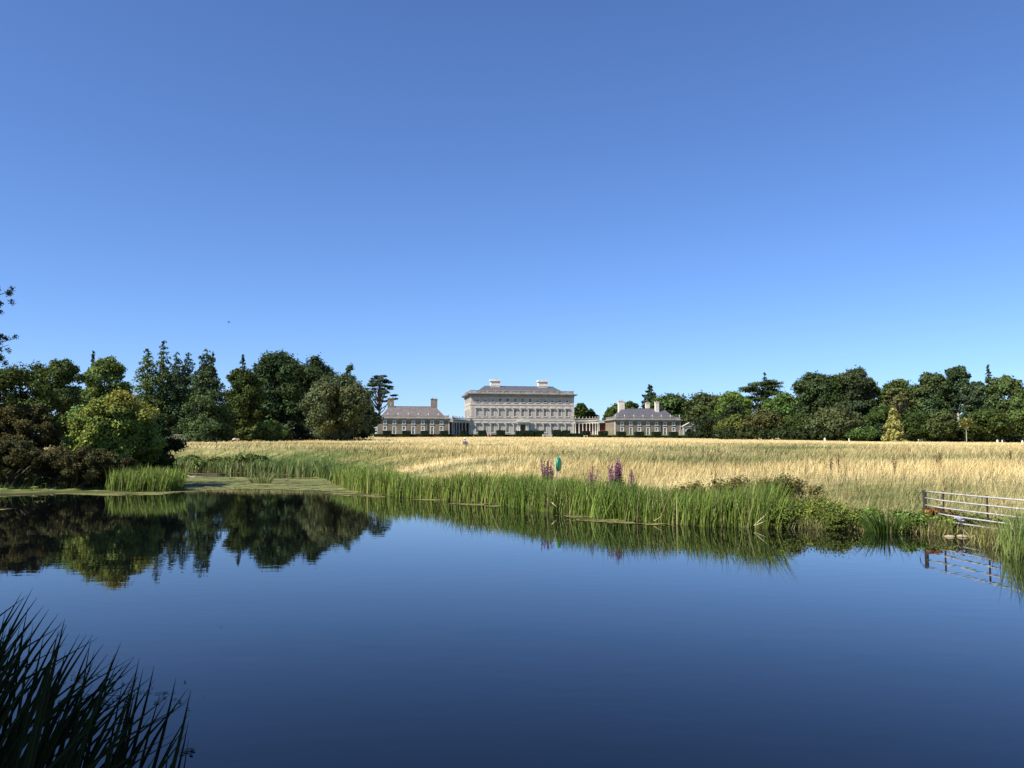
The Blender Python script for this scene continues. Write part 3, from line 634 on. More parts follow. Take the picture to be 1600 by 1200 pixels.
broad(425, 188, 546, 112, 'largest dark tree of the left wood, highest crown', (.029, .048, .018), 114, n=13000)
broad(488, 200, 557, 100, 'dark tree behind the round olive evergreen', (.029, .047, .019), 115, n=9500)
broad(524, 166, 586, 112, 'round olive evergreen oak with its skirt touching the meadow', (.052, .066, .03), 116, n=17000, name='evergreen_oak', round_=True, nl=90, lob=(.09, .15), depth=1)
broad(421, 158, 655, 56, 'low green bush at the foot of the left wood', (.055, .085, .024), 117, name='wood_edge_bush', n=3500, cat='bush', trunk=False, nl=22)
broad(386, 160, 668, 44, 'small dark bush beside the pale boulders', DK2, 1171, name='wood_edge_bush', n=2200, cat='bush', trunk=False, nl=16)
cedar(545, 255, 572, 62, 'flat-tiered cedar rising right of the round evergreen oak', BLU, 118, levels=7, spread='cone', base=.3, n=5000)
cedar(592, 346, 584, 56, 'spreading cedar with bare limbs behind the left wing', (.034, .05, .03), 119, levels=8, spread='fan', base=.42, n=5200, thick=.04)
broad(566, 290, 628, 50, 'dark tree between the evergreen oak and the stone gateway', DK, 120, n=4500)
# behind the house
broad(908, 402, 630, 34, 'dark tree peeping from behind the right end of the mansion', DK, 121, n=3500)
broad(921, 408, 638, 28, 'low dark tree above the right colonnade', BLU, 1211, n=2800)
broad(962, 400, 632, 40, 'leafy tree behind the left chimney of the right wing', MID, 122, n=3500)
broad(985, 405, 626, 40, 'green tree behind the ridge of the right wing', MID, 123, n=3500)
conifer(1017, 392, 601, 44, 'small conical fir above the roof of the right wing', BLU, 124, n=3800, p=.6, droop=.05, lev=15, skirt=.3)
# right wood
broad(1050, 385, 613, 86, 'rounded green tree behind the right wing and gateway', (.042, .066, .02), 125, n=8000)
broad(1104, 372, 612, 80, 'green tree with rusty tints right of the small gateway', (.05, .064, .022), 126, n=7500)
broad(1146, 330, 612, 66, 'pale green tree left of the flat-topped cedar', LT, 127, n=6500)
broad(1122, 345, 640, 56, 'dark low tree beside the small gateway', DK, 128, n=6000)
cedar(1186, 340, 596, 84, 'broad flat-topped cedar in the right wood', DK2, 129, levels=6, spread='flat', base=.5, n=6000)
conifer(1197, 335, 584, 40, 'thin spruce spire standing above the flat-topped cedar', BLU, 130, n=2800, p=.8, droop=.1, lev=15)
broad(1228, 290, 611, 78, 'bright green tree in the middle of the right wood', (.052, .088, .023), 131, n=8000)
broad(1150, 270, 648, 60, 'dull olive tree low in the right wood near the hedge end', OLV, 132, n=5500)
broad(1196, 262, 641, 62, 'brownish green tree at the field edge below the cedar', BRN, 133, n=6000)
broad(1252, 258, 645, 56, 'dark green tree at the field edge below the bright tree', DK2, 134, n=6000)
broad(1278, 285, 577, 86, 'tall dark oak at the left of the right-hand high crowns', (.032, .05, .02), 135, n=10000)
broad(1318, 282, 580, 76, 'middle tree of the right-hand high crowns', DK, 136, n=8500)
broad(1338, 276, 572, 66, 'ragged tall tree with open top in the right wood', (.036, .05, .023), 137, n=7000, lob=(.1, .18), nl=50)
broad(1362, 290, 592, 44, 'smaller dark tree right of the ragged tall tree', DK, 138, n=4500)
broad(1306, 252, 634, 84, 'ivy-clad olive tree at the foot of the tall oaks', (.05, .062, .025), 139, n=7500)
broad(1346, 246, 667, 56, 'low bright green bush at the right field edge', (.046, .08, .022), 140, name='wood_edge_bush', n=3600, cat='bush', trunk=False, nl=24)
broad(1412, 282, 588, 80, 'dark tree behind the golden conifer', DK2, 141, n=8500)
broad(1378, 262, 632, 54, 'dark tree just left of the golden conifer', DK, 142, n=5500)
cedar(1405, 262, 606, 54, 'olive pine with a feathery top above the golden conifer', (.075, .085, .03), 143, name='pine_tree', levels=4, spread='fan', base=.6, n=3800, thick=.07)
conifer(1398, 243, 635, 35, 'golden yellow conifer at the field edge', (.19, .185, .06), 144, n=5200, p=.62, droop=.3, lev=18)
broad(1432, 252, 642, 48, 'dark bush-like tree right of the golden conifer', DK, 145, n=5000)
broad(1464, 270, 578, 66, 'tall green tree left of the narrow dark crown', (.043, .064, .024), 146, n=8500)
broad(1500, 268, 569, 42, 'narrow dark tall tree with bare pale trunk showing', BLU, 147, n=5000, skirt=.42, bark=PALEBARK)
broad(1470, 250, 640, 60, 'olive green tree low at the field edge under the narrow crown', (.044, .058, .019), 148, n=5500)
broad(1511, 240, 655, 20, 'little yellow-topped tree on a pale trunk', (.12, .12, .032), 149, n=1600, skirt=.68, bark=PALEBARK, nl=14)
broad(1531, 262, 595, 60, 'blue-green tree left of the rightmost spire', (.038, .058, .03), 150, n=7000)
conifer(1549, 270, 571, 40, 'spire-topped conifer near the right edge', DK2, 151, n=4500)
broad(1573, 258, 585, 66, 'broad sunlit tree near the right edge', (.05, .072, .024), 152, n=8500)
broad(1545, 246, 636, 70, 'dark spreading tree low near the right edge', DK2, 153, n=6500)
broad(1622, 250, 604, 80, 'light green tree cut by the right edge of the picture', (.06, .09, .026), 154, n=6500)
broad(1700, 252, 590, 110, 'green tree beyond the right edge of the picture', MID, 155, n=5000)

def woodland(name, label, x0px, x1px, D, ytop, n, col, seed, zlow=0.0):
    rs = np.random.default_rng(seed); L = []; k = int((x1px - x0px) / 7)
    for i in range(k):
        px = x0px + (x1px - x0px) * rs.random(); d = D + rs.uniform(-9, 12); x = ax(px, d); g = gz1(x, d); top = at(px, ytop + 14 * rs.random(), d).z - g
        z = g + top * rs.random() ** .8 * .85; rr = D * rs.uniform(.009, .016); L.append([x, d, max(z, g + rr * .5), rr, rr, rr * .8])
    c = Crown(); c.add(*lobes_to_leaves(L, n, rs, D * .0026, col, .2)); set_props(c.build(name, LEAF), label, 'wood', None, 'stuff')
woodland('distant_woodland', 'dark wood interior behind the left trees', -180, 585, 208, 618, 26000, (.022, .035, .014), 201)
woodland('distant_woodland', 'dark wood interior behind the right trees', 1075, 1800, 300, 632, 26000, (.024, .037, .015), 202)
def undergrowth(name, label, x0px, x1px, D, ytop, n, col, seed):
    woodland(name, label, x0px, x1px, D, ytop, n, col, seed)
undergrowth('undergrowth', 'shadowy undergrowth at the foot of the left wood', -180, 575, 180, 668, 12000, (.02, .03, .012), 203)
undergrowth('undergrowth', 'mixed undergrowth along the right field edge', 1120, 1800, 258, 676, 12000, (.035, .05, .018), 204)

# ------------------------------------------------------------------ clipped hedge and yew blocks below the house
HEDGE = (.017, .034, .014)
def box_skin(m_c, sx, sy, sz, n, rs, size, col, rnd=0.0):
    d = rs.uniform(-1, 1, (n, 3)); f = rs.integers(0, 5, n); N = np.zeros((n, 3))
    for k, (a, s) in enumerate(((0, 1), (0, -1), (1, 1), (1, -1), (2, 1))):
        q = f == k; d[q, a] = s; N[q, a] = s
    if rnd: d = d * (1 - rnd) + unit(d) * rnd * 1.15
    P = d * np.array([sx / 2, sy / 2, sz / 2]) + np.array([0, 0, sz / 2]) + m_c + rs.normal(0, .035, (n, 3))
    c = np.asarray(col)[None] * np.clip(1 + rs.normal(0, .25, n), .4, 1.8)[:, None]
    V, F = leaf_quads(P, unit(N + rs.normal(size=(n, 3)) * .45), size * (.6 + .8 * rs.random(n)), rs); return V, F, np.repeat(c, 4, 0)
CORE = plain('hedge_twigs', (.012, .018, .009), .95, .2, 3)
ORD = ['first', 'second', 'third', 'fourth', 'fifth', 'sixth', 'seventh', 'eighth', 'ninth', 'tenth', 'eleventh', 'twelfth', 'thirteenth', 'fourteenth', 'fifteenth', 'sixteenth', 'seventeenth', 'eighteenth', 'nineteenth', 'twentieth', 'twenty-first']
yews = [(604.4, 2.8, 2.2, 0), (635, 2.75, 2.2, 0), (663.8, 2.7, 2.2, 0), (694, 2.7, 2.25, 0), (724, 2.4, 2.25, 0), (753.5, 2.7, 2.3, 0), (782.3, 2.9, 2.4, 0), (812, 2.6, 2.2, 0), (826.5, 2.9, 2.35, 0), (842, 3.1, 2.3, 0),
        (869.8, 3.0, 2.55, .45), (884.3, 2.9, 2.4, .3), (899.5, 3.2, 1.35, 0), (914.8, 3.0, 2.3, 0), (942.7, 3.0, 2.3, 0), (970.7, 2.9, 2.2, 0), (999, 3.0, 2.2, 0), (1026, 2.9, 2.2, 0), (1052.5, 2.8, 2.2, 0), (1079.5, 3.2, 2.3, 0), (1108, 3.6, 2.1, 0), (1136, 3.2, 1.9, 0)]
def hedge_D(px): return 303 + 12 * (px - 600) / 500
special = {8: 'clipped yew block in the close pair before the front door', 9: 'wide clipped yew block right of the front door', 10: 'rounded clipped yew tub-shape below the mansion, left of a pair', 11: 'rounded clipped yew below the right end of the mansion', 12: 'low wide clipped yew block before the start of the right colonnade'}
for i, (px, w, h, rnd) in enumerate(yews):
    D = hedge_D(px); x = ax(px, D); rs = np.random.default_rng(300 + i)
    lab = special.get(i) or f'square clipped dark yew block, {ORD[i] if i < 21 else "last"} from the left along the terrace'
    r = empty('clipped_yew', (x, D, gz1(x, D) - .05), TH, lab, 'topiary', 'clipped yews along the terrace')
    c = Crown(); c.add(*box_skin(np.zeros(3), w, w * .9, h, 900, rs, .34, HEDGE, rnd)); c.build('foliage', LEAF, r)
    k = .93 - rnd * .25; MB().frustum((-w / 2 * k, w / 2 * k, -w * .42 * k, w * .42 * k), (-w / 2 * k, w / 2 * k, -w * .42 * k, w * .42 * k), .02, h * .96).build('core', CORE, r)
def hedge_run(pa, pb, h, label, seed):
    rs = np.random.default_rng(seed); a = Vector((ax(pa, hedge_D(pa)), hedge_D(pa) + 1.0, 0)); b = Vector((ax(pb, hedge_D(pb)), hedge_D(pb) + 1.0, 0)); ln = (b - a).length; c_ = (a + b) / 2
    r = empty('low_hedge', (c_.x, c_.y, min(gz1(a.x, a.y), gz1(b.x, b.y)) - .1), math.atan2(b.y - a.y, b.x - a.x), label, 'hedge', 'low clipped hedges of the terrace')
    c = Crown(); c.add(*box_skin(np.zeros(3), ln, 1.0, h, int(120 * ln), rs, .3, (.02, .033, .013))); c.build('foliage', LEAF, r); MB().box(-ln / 2 + .05, ln / 2 - .05, -.45, .45, .02, h - .05).build('core', CORE, r)
hedge_run(584, 739, 1.15, 'long low dark hedge below the left wing', 331); hedge_run(741, 844, 1.0, 'low dark hedge below the left half of the mansion', 332)
hedge_run(893, 1180, 1.2, 'long low dark hedge below the right wing', 333)
hedge_run(820, 838, 1.9, 'short tall hedge between yews before the front door', 334)
st = at(856, 682, 306); r = empty('terrace_steps', (st.x, 306, gz1(st.x, 306) - .1), TH, 'grey stone steps in the gap of the terrace hedge', 'steps')
for k in range(5): MB().box(-1.2, 1.2, k * .35, 2.6, k * .2 + .001, k * .2 + .2).build('step', GREYTRIM, r)
for s in (-1, 1): MB().box(s * 1.42 - .2, s * 1.42 + .2, 0, 2.6, 0, 1.15).build('cheek_wall', GREYTRIM, r)
bx = at(915, 684, 300); r = empty('stone_bench', (bx.x, 300, gz1(bx.x, 300)), TH, 'pale stone bench at the meadow edge before the right colonnade', 'bench')
MB().box(-.7, .7, -.25, .25, .55, .68).build('seat', LIMETRIM, r)
for s in (-1, 1): MB().box(s * .5 - .1, s * .5 + .1, -.2, .2, 0, .549).build('leg', LIMETRIM, r)

# ------------------------------------------------------------------ meadow grass
def blades(x, y, z, h, wd, lean, az, col, tipcol=None, seg=1, yaw=None, droop=0.0, rs=None):
    """Tapered strips: seg quads each, ending in a narrow tip."""
    n = len(x); k = seg + 1; yaw = rs.uniform(0, 6.283, n) if yaw is None else yaw
    t = np.linspace(0, 1, k)[None, :, None]; base = np.stack([x, y, z], -1)[:, None, :]
    dirv = np.stack([np.cos(az) * lean, np.sin(az) * lean, np.ones(n)], -1)[:, None, :]
    dr = np.zeros((n, 1, 3)); dr[:, 0, 0] = np.cos(az) * droop; dr[:, 0, 1] = np.sin(az) * droop; dr[:, 0, 2] = -np.abs(droop) * .6
    c = base + dirv * (h[:, None, None] * t) + dr * h[:, None, None] * t ** 2.5
    half = (np.stack([np.cos(yaw), np.sin(yaw), np.zeros(n)], -1) * wd[:, None] * .5)[:, None, :] * np.clip(1.15 - t ** 1.8 * 1.1, .06, 1)
    V = np.stack([c - half, c + half], 2).reshape(n, k * 2, 3)
    f = np.array([[2 * i, 2 * i + 1, 2 * i + 3, 2 * i + 2] for i in range(seg)]); F = (np.arange(n)[:, None, None] * k * 2 + f[None]).reshape(-1, 4)
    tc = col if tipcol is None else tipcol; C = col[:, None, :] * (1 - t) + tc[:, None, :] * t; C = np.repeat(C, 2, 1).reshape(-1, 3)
    return V.reshape(-1, 3), F, C
def meadow(n, seed, y0, y1, hmin, hmax, name, label):
    rs = np.random.default_rng(seed); u = rs.random(n); y = y0 * (y1 / y0) ** u; x = rs.uniform(-1, 1, n) * (.72 * y + 3.5)
    d = shore_dist(x, y); k = (d > .5) & ~((y > 168) & (x < -54)) & (y < 306.5 + .104 * x); k &= ~((y > 238) & (x > 70)); k &= ~((x < -14) & (y < 52) & (d < 12) & (rs.random(n) < .5))
    x, y, d = x[k], y[k], d[k]; m = len(x); z = gz(x, y, d) - .03
    hn = fbm(x, y, 6, 44); h = (hmin + (hmax - hmin) * np.clip(hn * 1.6 - .3, 0, 1)) * rs.uniform(.55, 1.25, m) * np.clip(90 / y, .5, 1)
    wd = np.maximum(.010, y * .00062) * rs.uniform(.6, 1.4, m)
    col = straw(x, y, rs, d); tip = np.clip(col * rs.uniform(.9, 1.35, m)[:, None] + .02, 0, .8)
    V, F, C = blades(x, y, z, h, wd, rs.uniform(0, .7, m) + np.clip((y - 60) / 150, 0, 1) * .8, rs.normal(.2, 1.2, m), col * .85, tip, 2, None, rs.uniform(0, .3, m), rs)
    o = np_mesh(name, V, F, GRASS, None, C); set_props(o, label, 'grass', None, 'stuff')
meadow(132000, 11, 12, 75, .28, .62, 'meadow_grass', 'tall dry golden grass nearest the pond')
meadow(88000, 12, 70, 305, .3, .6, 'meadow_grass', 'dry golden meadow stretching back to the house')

def seed_stalks():                                               # darker weeds and seed heads scattered through the near meadow
    rs = np.random.default_rng(15); n = 4200; y = 22 * (75 / 22) ** rs.random(n); x = rs.uniform(-.7, .7, n) * y; d = shore_dist(x, y)
    k = (d > 1.5) & (fbm(x, y, 5, 91) > .52); x, y, d = x[k], y[k], d[k]; m = len(x); z = gz(x, y, d)
    pick = rs.random(m); col = np.where(pick[:, None] < .45, np.array([.13, .10, .045]), np.where(pick[:, None] < .75, np.array([.24, .12, .06]), np.array([.09, .12, .03]))) * rs.uniform(.7, 1.3, m)[:, None]
    V, F, C = blades(x, y, z, rs.uniform(.4, .8, m), np.maximum(.01, y * .0005), rs.uniform(0, .25, m), rs.uniform(0, 6.28, m), col * .8, col, 2, None, rs.uniform(0, .1, m), rs)
    c = Crown(); c.add(V, F, C)
    t = np.repeat(np.arange(m), 5); P = V.reshape(m, -1, 3)[t, 4] * 1 + rs.normal(0, .06, (len(t), 3)) - np.array([0, 0, .1])
    V2, F2 = leaf_quads(P, unit(rs.normal(size=P.shape)), np.maximum(.035, y[t] * .0010) * rs.uniform(.5, 1.2, len(t)), rs); c.add(V2, F2, np.repeat(col[t], 4, 0))
    set_props(c.build('meadow_weeds', GRASS), 'dark seed heads and weeds scattered through the meadow', 'weeds', None, 'stuff')
seed_stalks()

# ------------------------------------------------------------------ reeds
def path_pts(path, n, rs):
    p = np.array([(ax(a, b), b) for a, b in path]); s = np.linalg.norm(np.diff(p, axis=0), axis=1); cs = np.concatenate([[0], np.cumsum(s)])
    D = np.array([b for a, b in path]); wgt = np.concatenate([[0], np.cumsum(s / ((D[1:] + D[:-1]) / 2))])
    u = np.interp(rs.random(n) * wgt[-1], wgt, cs); return np.interp(u, cs, p[:, 0]), np.interp(u, cs, p[:, 1]), u / cs[-1]
def reed_bed(path, n, width, h0, h1, seed, name, label, cols, front=.35, wmul=1.0, lean=.12, dead=.08, droop=(.0, .25)):
    """Reeds rooted in a strip behind the given waterline (px, D)."""
    rs = np.random.default_rng(seed); x, y, t = path_pts(path, n, rs); off = rs.random(n) ** 1.1 * width - front
    cl = rs.normal(0, 1, (max(8, n // 26), 3)); ci = rs.integers(0, len(cl), n); px_, py_, _ = path_pts(path, len(cl), np.random.default_rng(seed + 9)); grp = rs.random(n) < .55
    x = np.where(grp, px_[ci] + rs.normal(0, .16, n), x + rs.normal(0, .2, n)); y = np.where(grp, py_[ci] + rs.normal(0, .12, n), y); off = np.where(grp, (cl[ci, 0] * .28 + .45).clip(0, 1) * width - front, off); az0 = np.where(grp, cl[ci, 1] * .9, 0.0)
    x = x + off * (x / y); y = y + off; d = shore_dist(x, y); z = np.maximum(gz(x, y, d), -.25)
    h = (h0 + (h1 - h0) * np.clip(fbm(x, y, 2.6, seed + 1) * 1.7 - .35, 0, 1)) * rs.uniform(.7, 1.12, n) + np.maximum(0, -z)
    c0, c1 = np.array(cols[0]), np.array(cols[1]); q = np.clip(fbm(x, y, 1.8, seed + 2) * 1.4 - .2 + rs.normal(0, .22, n), 0, 1)[:, None]; col = c0 * (1 - q) + c1 * q
    dd = (rs.random(n) < dead)[:, None]; col = np.where(dd, np.array([.36, .30, .15]), col) * np.clip(1 + rs.normal(0, .3, n), .4, 1.8)[:, None]
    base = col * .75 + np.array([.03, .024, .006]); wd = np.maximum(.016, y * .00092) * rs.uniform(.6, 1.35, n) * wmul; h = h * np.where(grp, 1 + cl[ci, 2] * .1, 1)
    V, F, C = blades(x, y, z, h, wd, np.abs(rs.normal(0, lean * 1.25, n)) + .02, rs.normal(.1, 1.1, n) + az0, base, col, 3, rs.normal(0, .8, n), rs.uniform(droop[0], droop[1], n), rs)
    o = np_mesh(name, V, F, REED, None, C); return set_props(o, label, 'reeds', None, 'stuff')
RG = ((.105, .18, .024), (.25, .31, .06)); RB = ((.075, .14, .035), (.15, .21, .055)); RD = ((.075, .145, .018), (.22, .30, .05))
reed_bed([(395, 73), (440, 70), (500, 64), (522, 58), (535, 50)], 2900, 3.4, .95, 1.45, 401, 'reed_bed', 'bluish green reeds behind the duckweed at left centre', RB)
reed_bed([(530, 52), (545, 47), (572, 41), (620, 37.5), (700, 34.6), (800, 31)], 6000, 2.3, .8, 1.22, 402, 'reed_bed', 'long bright green reed fringe in the middle of the far bank', RG)
reed_bed([(800, 31), (880, 27.6), (930, 26), (1000, 24.4), (1100, 23), (1210, 22.3)], 7400, 2.2, .85, 1.28, 403, 'reed_bed', 'tallest green reeds on the far bank below the purple flowers', RD)
reed_bed([(176, 40.8), (215, 41.0), (250, 41.3), (281, 42.4)], 2000, 2.6, .85, 1.3, 404, 'reed_bed', 'green reeds at the foot of the bright waterside bush', RG, front=.2)
reed_bed([(1575, 17.0), (1610, 16.0), (1670, 14.8), (1780, 13.0), (1900, 11.4)], 1900, 1.9, .6, .95, 405, 'reed_bed', 'bright green reeds at the right edge hiding the end of the gate', ((.10, .17, .03), (.17, .24, .06)), front=.5)
reed_bed([(240, 79), (286, 83), (330, 79), (395, 73)], 2000, 3.2, .7, 1.3, 406, 'reed_bed', 'low green waterside growth at the head of the pond', ((.09, .14, .03), (.12, .16, .04)), dead=.15)
reed_bed([(1180, 22.3), (1300, 22.0), (1370, 21.6), (1430, 21), (1470, 20.6), (1505, 20.4), (1530, 19.7), (1566, 17.6)], 2600, 1.1, .12, .42, 407, 'shore_fringe', 'short ragged grass fringe along the right waterline', ((.09, .13, .025), (.2, .2, .06)), front=.3, wmul=.8, lean=.4, dead=.2)
def clump(px, D, h, rad, n, seed, name, label, cols, spread=.35, wd=.02, cat='waterside plant', z=None, dead=.06):
    rs = np.random.default_rng(seed); cx = ax(px, D); a = rs.uniform(0, 6.283, n); q = rad * np.sqrt(rs.random(n)) * .55; x = q * np.cos(a); y = q * np.sin(a) * .7; z0 = gz1(cx, D) if z is None else z
    c0, c1 = np.array(cols[0]), np.array(cols[1]); m = rs.random(n)[:, None]; col = c0 * (1 - m) + c1 * m; col = np.where(rs.random(n)[:, None] < dead, np.array([.4, .34, .18]), col)
    V, F, C = blades(x, y, np.full(n, -.1), h * rs.uniform(.6, 1.1, n), wd * rs.uniform(.7, 1.3, n), spread * rs.random(n) + .04, a, col * .7, col, 4, rs.normal(0, .9, n), rs.uniform(.05, .4, n), rs)
    o = np_mesh(name, V, F, REED, None, C); o.location = (cx, D, z0); return set_props(o, label, cat)
clump(1381, 21.2, .82, .8, 260, 411, 'iris_clump', 'tall dark green iris clump at the waterline left of the gate', ((.045, .10, .015), (.12, .2, .03)), .4, .026)
clump(409, 51.5, .95, .95, 90, 412, 'sedge_tuft', 'yellowish sedge tuft standing alone in the duckweed', ((.16, .20, .06), (.24, .25, .09)), .7, .04, z=0.0)
clump(820, 30.5, .75, .7, 150, 413, 'sedge_tuft', 'low spreading sedge at the front of the reed fringe', ((.13, .19, .04), (.2, .25, .07)), .6, .025)

def herb_bank(name, label, pts, n, seed, hmax, col, size, rust=.1, group=None):
    """Low leafy weeds massed along a bank."""
    rs = np.random.default_rng(seed); c = Crown(); L = []
    for px, D, r in pts:
        x = ax(px, D); g = gz1(x, D)
        for k in range(7): L.append([x + rs.normal(0, r * .55), D + rs.normal(0, r * .4), g + rs.uniform(.05, hmax), r * rs.uniform(.28, .5), r * rs.uniform(.28, .5), r * rs.uniform(.2, .42)])
    V, F, C = lobes_to_leaves(L, n, rs, size, col, .28); q = np.repeat(rs.random(len(F)) < rust, 4)
    C[q] = (np.array([.17, .10, .04]) * rs.uniform(.5, 1.3, (len(F), 1))).repeat(4, 0)[q]; c.add(V, F, C); return set_props(c.build(name, LEAF), label, 'weeds', group, 'stuff')
herb_bank('bank_weeds', 'tangled leafy weeds on the bank right of the tall reeds', [(1200, 23.4, 1.0), (1225, 23.0, .9), (1250, 22.9, .9), (1275, 22.8, .9), (1300, 22.6, .7), (1330, 22.5, .6), (1240, 24.3, 1.0), (1280, 24.2, .9)], 15000, 421, .3, (.14, .18, .035), .05, .03)
herb_bank('bank_weeds', 'low green weeds between the iris clump and the gate', [(1425, 21.4, .55), (1448, 21.3, .5), (1462, 20.9, .45), (1440, 22.2, .5), (1350, 22.4, .5)], 3600, 422, .25, (.11, .17, .035), .07, .04)
herb_bank('bank_weeds', 'russet dead weeds climbing the gate post', [(1452, 21.7, .33), (1458, 21.5, .26)], 900, 423, .4, (.26, .12, .045), .06, .5)
herb_bank('bank_weeds', 'rusty weeds behind the tallest reeds', [(1060 + 22 * i, 26.0 + .3 * (i % 3), .9) for i in range(9)], 7000, 424, .6, (.12, .12, .04), .065, .3)
herb_bank('bank_weeds', 'green weeds behind and beneath the gate', [(1490, 21.6, .7), (1520, 21.0, .7), (1550, 20.4, .7), (1585, 19.8, .7), (1500, 20.6, .35)], 5000, 425, .2, (.12, .15, .04), .06, .08)
herb_bank('bank_weeds', 'soft green weeds at the head of the pond', [(290 + 20 * i, 86 - i * 1.3, 2.0) for i in range(7)], 3000, 426, .6, (.10, .14, .035), .22, .05)

# ------------------------------------------------------------------ left bank shrubs
def shrub(px, D, ytop, wpx, label, col, seed, n, size, name='waterside_shrub', nl=60, top=None, lob=(.09, .17), ybot=None, twigs=18, depth=.8):
    rs = np.random.default_rng(seed); x = ax(px, D); g = gz1(x, D); r = empty(name, (x, D, g), 0, label, 'shrub', 'shrubs on the left bank'); h = at(px, ytop, D).z - g; w = wpx * D / FPX; L = []
    for i in range(nl):
        d = unit(rs.normal(size=3)); q = rs.uniform(.55, .9) if i > 8 else rs.uniform(0, .4); rr = w * rs.uniform(*lob)
        p = np.array([d[0] * (w / 2 - rr * .6) * q / .85, d[1] * w / 2 * depth * q / .85, h * .5 + d[2] * h * .5 * q / .85]); p[2] = np.clip(p[2], rr * .35, h - rr * .5); L.append([*p, rr, rr, rr * .75])
    V, F, C = lobes_to_leaves(L, n, rs, size, col, .24)
    if top is not None:
        q = np.clip((V[:, 2] / h - .72) / .25, 0, 1) * np.clip(V[:, 0] / w * 2.2 + .35, 0, 1); C = C * (1 - q[:, None]) + np.asarray(top) * q[:, None] * (.7 + .6 * rs.random(len(F)).repeat(4))[:, None]
    c = Crown(); c.add(V, F, C); c.build('foliage', LEAF, r); m = MB()
    for k in range(twigs):
        l = L[rs.integers(8, nl)]; m.tube([(rs.normal(0, .15), rs.normal(0, .1), -.1), (l[0] * .45, l[1] * .45, l[2] * .55), (l[0], l[1], l[2])], [.06, .035, .008], 5)
    for k in range(twigs // 2):                                   # bare shoots sticking out of the outline
        l = L[rs.integers(8, nl)]; o = np.array([l[0], l[1], l[2] - h * .4]); o = o / (np.linalg.norm(o) + 1e-6) * l[3] * 1.6; m.tube([(l[0], l[1], l[2]), (l[0] + o[0], l[1] + o[1], l[2] + abs(o[2]) * .8 + .2)], [.012, .004], 3)
    m.build('stems', BARK, r, True); return r
shrub(178, 45.6, 616, 162, 'bright green rounded bush with yellowing top by the water', (.17, .215, .045), 501, 24000, .13, nl=110, top=(.29, .26, .05), lob=(.08, .13))
shrub(232, 48.5, 650, 96, 'dark green lower bush right of the bright bush', (.03, .042, .015), 502, 9000, .13, nl=46)
shrub(40, 45, 634, 122, 'brown-green thorn shrub at the left edge by the water', (.09, .082, .028), 503, 17000, .10, nl=110, lob=(.05, .11))
shrub(-60, 44, 640, 150, 'dark brown shrub beyond the left edge of the picture', (.06, .048, .018), 504, 6000, .14)
shrub(20, 41.6, 690, 120, 'low dark brown scrub overhanging the water at the left', (.075, .07, .025), 505, 10000, .09, nl=80, lob=(.05, .1))
shrub(122, 42.4, 700, 140, 'dark scrub in front of the bright bush at the waterline', (.076, .072, .026), 506, 12000, .09, nl=90, lob=(.05, .1))
shrub(188, 42.6, 716, 56, 'small reddish-brown scrub left of the green reeds', (.08, .065, .025), 507, 4000, .09, nl=34)

def edge_pine():
    """Pine whose trunk stands just outside the left edge; its bough ends reach into the picture."""
    D = 44.0; px = -95; x = ax(px, D); g = gz1(x, D); r = empty('pine_tree', (x, D, g), 0, 'dark pine boughs reaching in at the upper left edge', 'tree'); rs = np.random.default_rng(520); h = 14.5
    MB().tube([(0, 0, -.3), (.1, 0, 5), (-.1, 0, 10), (0, 0, h)], [.3, .24, .15, .04], 8).build('trunk', BARK, r, True)
    lim = MB(); P = []
    ends = []
    for ex, ey in ((14, 432), (6, 450), (-4, 425), (-8, 462), (24, 505), (14, 515), (2, 500), (10, 535), (-4, 540), (-12, 515)):
        q = at(ex, ey + 24, D + rs.uniform(-.6, .6)); ends.append(Vector((q.x - x, q.y - D, q.z - g)))
    for k in range(26):
        a = rs.uniform(1.2, 5.1); z = rs.uniform(5.2, h - .5); ln = 2.9 * (1 - ((z - 8.5) / 8) ** 2) * rs.uniform(.6, 1.05); ends.append(Vector((math.cos(a) * ln, math.sin(a) * ln, z + .3)))
    for e in ends:
        s = Vector((0, 0, e.z - .55)); mid = s.lerp(e, .6) + Vector((0, 0, -.15)); lim.tube([s, mid, e], [.07, .04, .012], 5)
        for k in range(9):
            c = s.lerp(e, rs.uniform(.62, 1.0)) + Vector(rs.normal(0, .2, 3) * np.array([1, 1, .8])); m = 60; d = unit(rs.normal(size=(m, 3)) + np.array([.1, 0, .3])); P.append(np.array(c)[None] + d * rs.uniform(.03, .2, m)[:, None])
    P = np.concatenate(P); m = len(P); V, F = leaf_quads(P, unit(rs.normal(size=(m, 3))), .1 * rs.uniform(.6, 1.4, m), rs, .4); col = np.array([.022, .036, .022])[None] * np.clip(1 + rs.normal(0, .25, m), .4, 1.8)[:, None]
    np_mesh('crown', V, F, NEEDLE, r, np.repeat(col, 4, 0)); lim.build('limbs', BARK, r, True)
edge_pine()
# the tree on the near bank, behind and left of the viewer, that shades the reeds in the corner
broad(0, 0, 0, 0, 'big leafy tree on the near bank shading the corner reeds', MID, 530, n=16000, size=.34, skirt=.25, loc=(-9.4, -2.0, .4), hw=(15.5, 13.0), group=None, nl=60)
broad(0, 0, 0, 0, 'unseen leafy tree added behind the viewpoint to keep sky light off the corner reeds', DK2, 531, n=9000, size=.42, skirt=.22, loc=(-1.5, -9.0, .5), hw=(16, 13.0), group=None, nl=50)  # added out of view to block sky light from the corner reeds
broad(0, 0, 0, 0, 'unseen leafy tree added behind and right of the viewpoint to cut sky light', MID, 532, n=8000, size=.42, skirt=.25, loc=(8.5, -11.0, .5), hw=(14, 12.0), group=None, nl=50)  # another unseen tree, put in to darken the near bank further

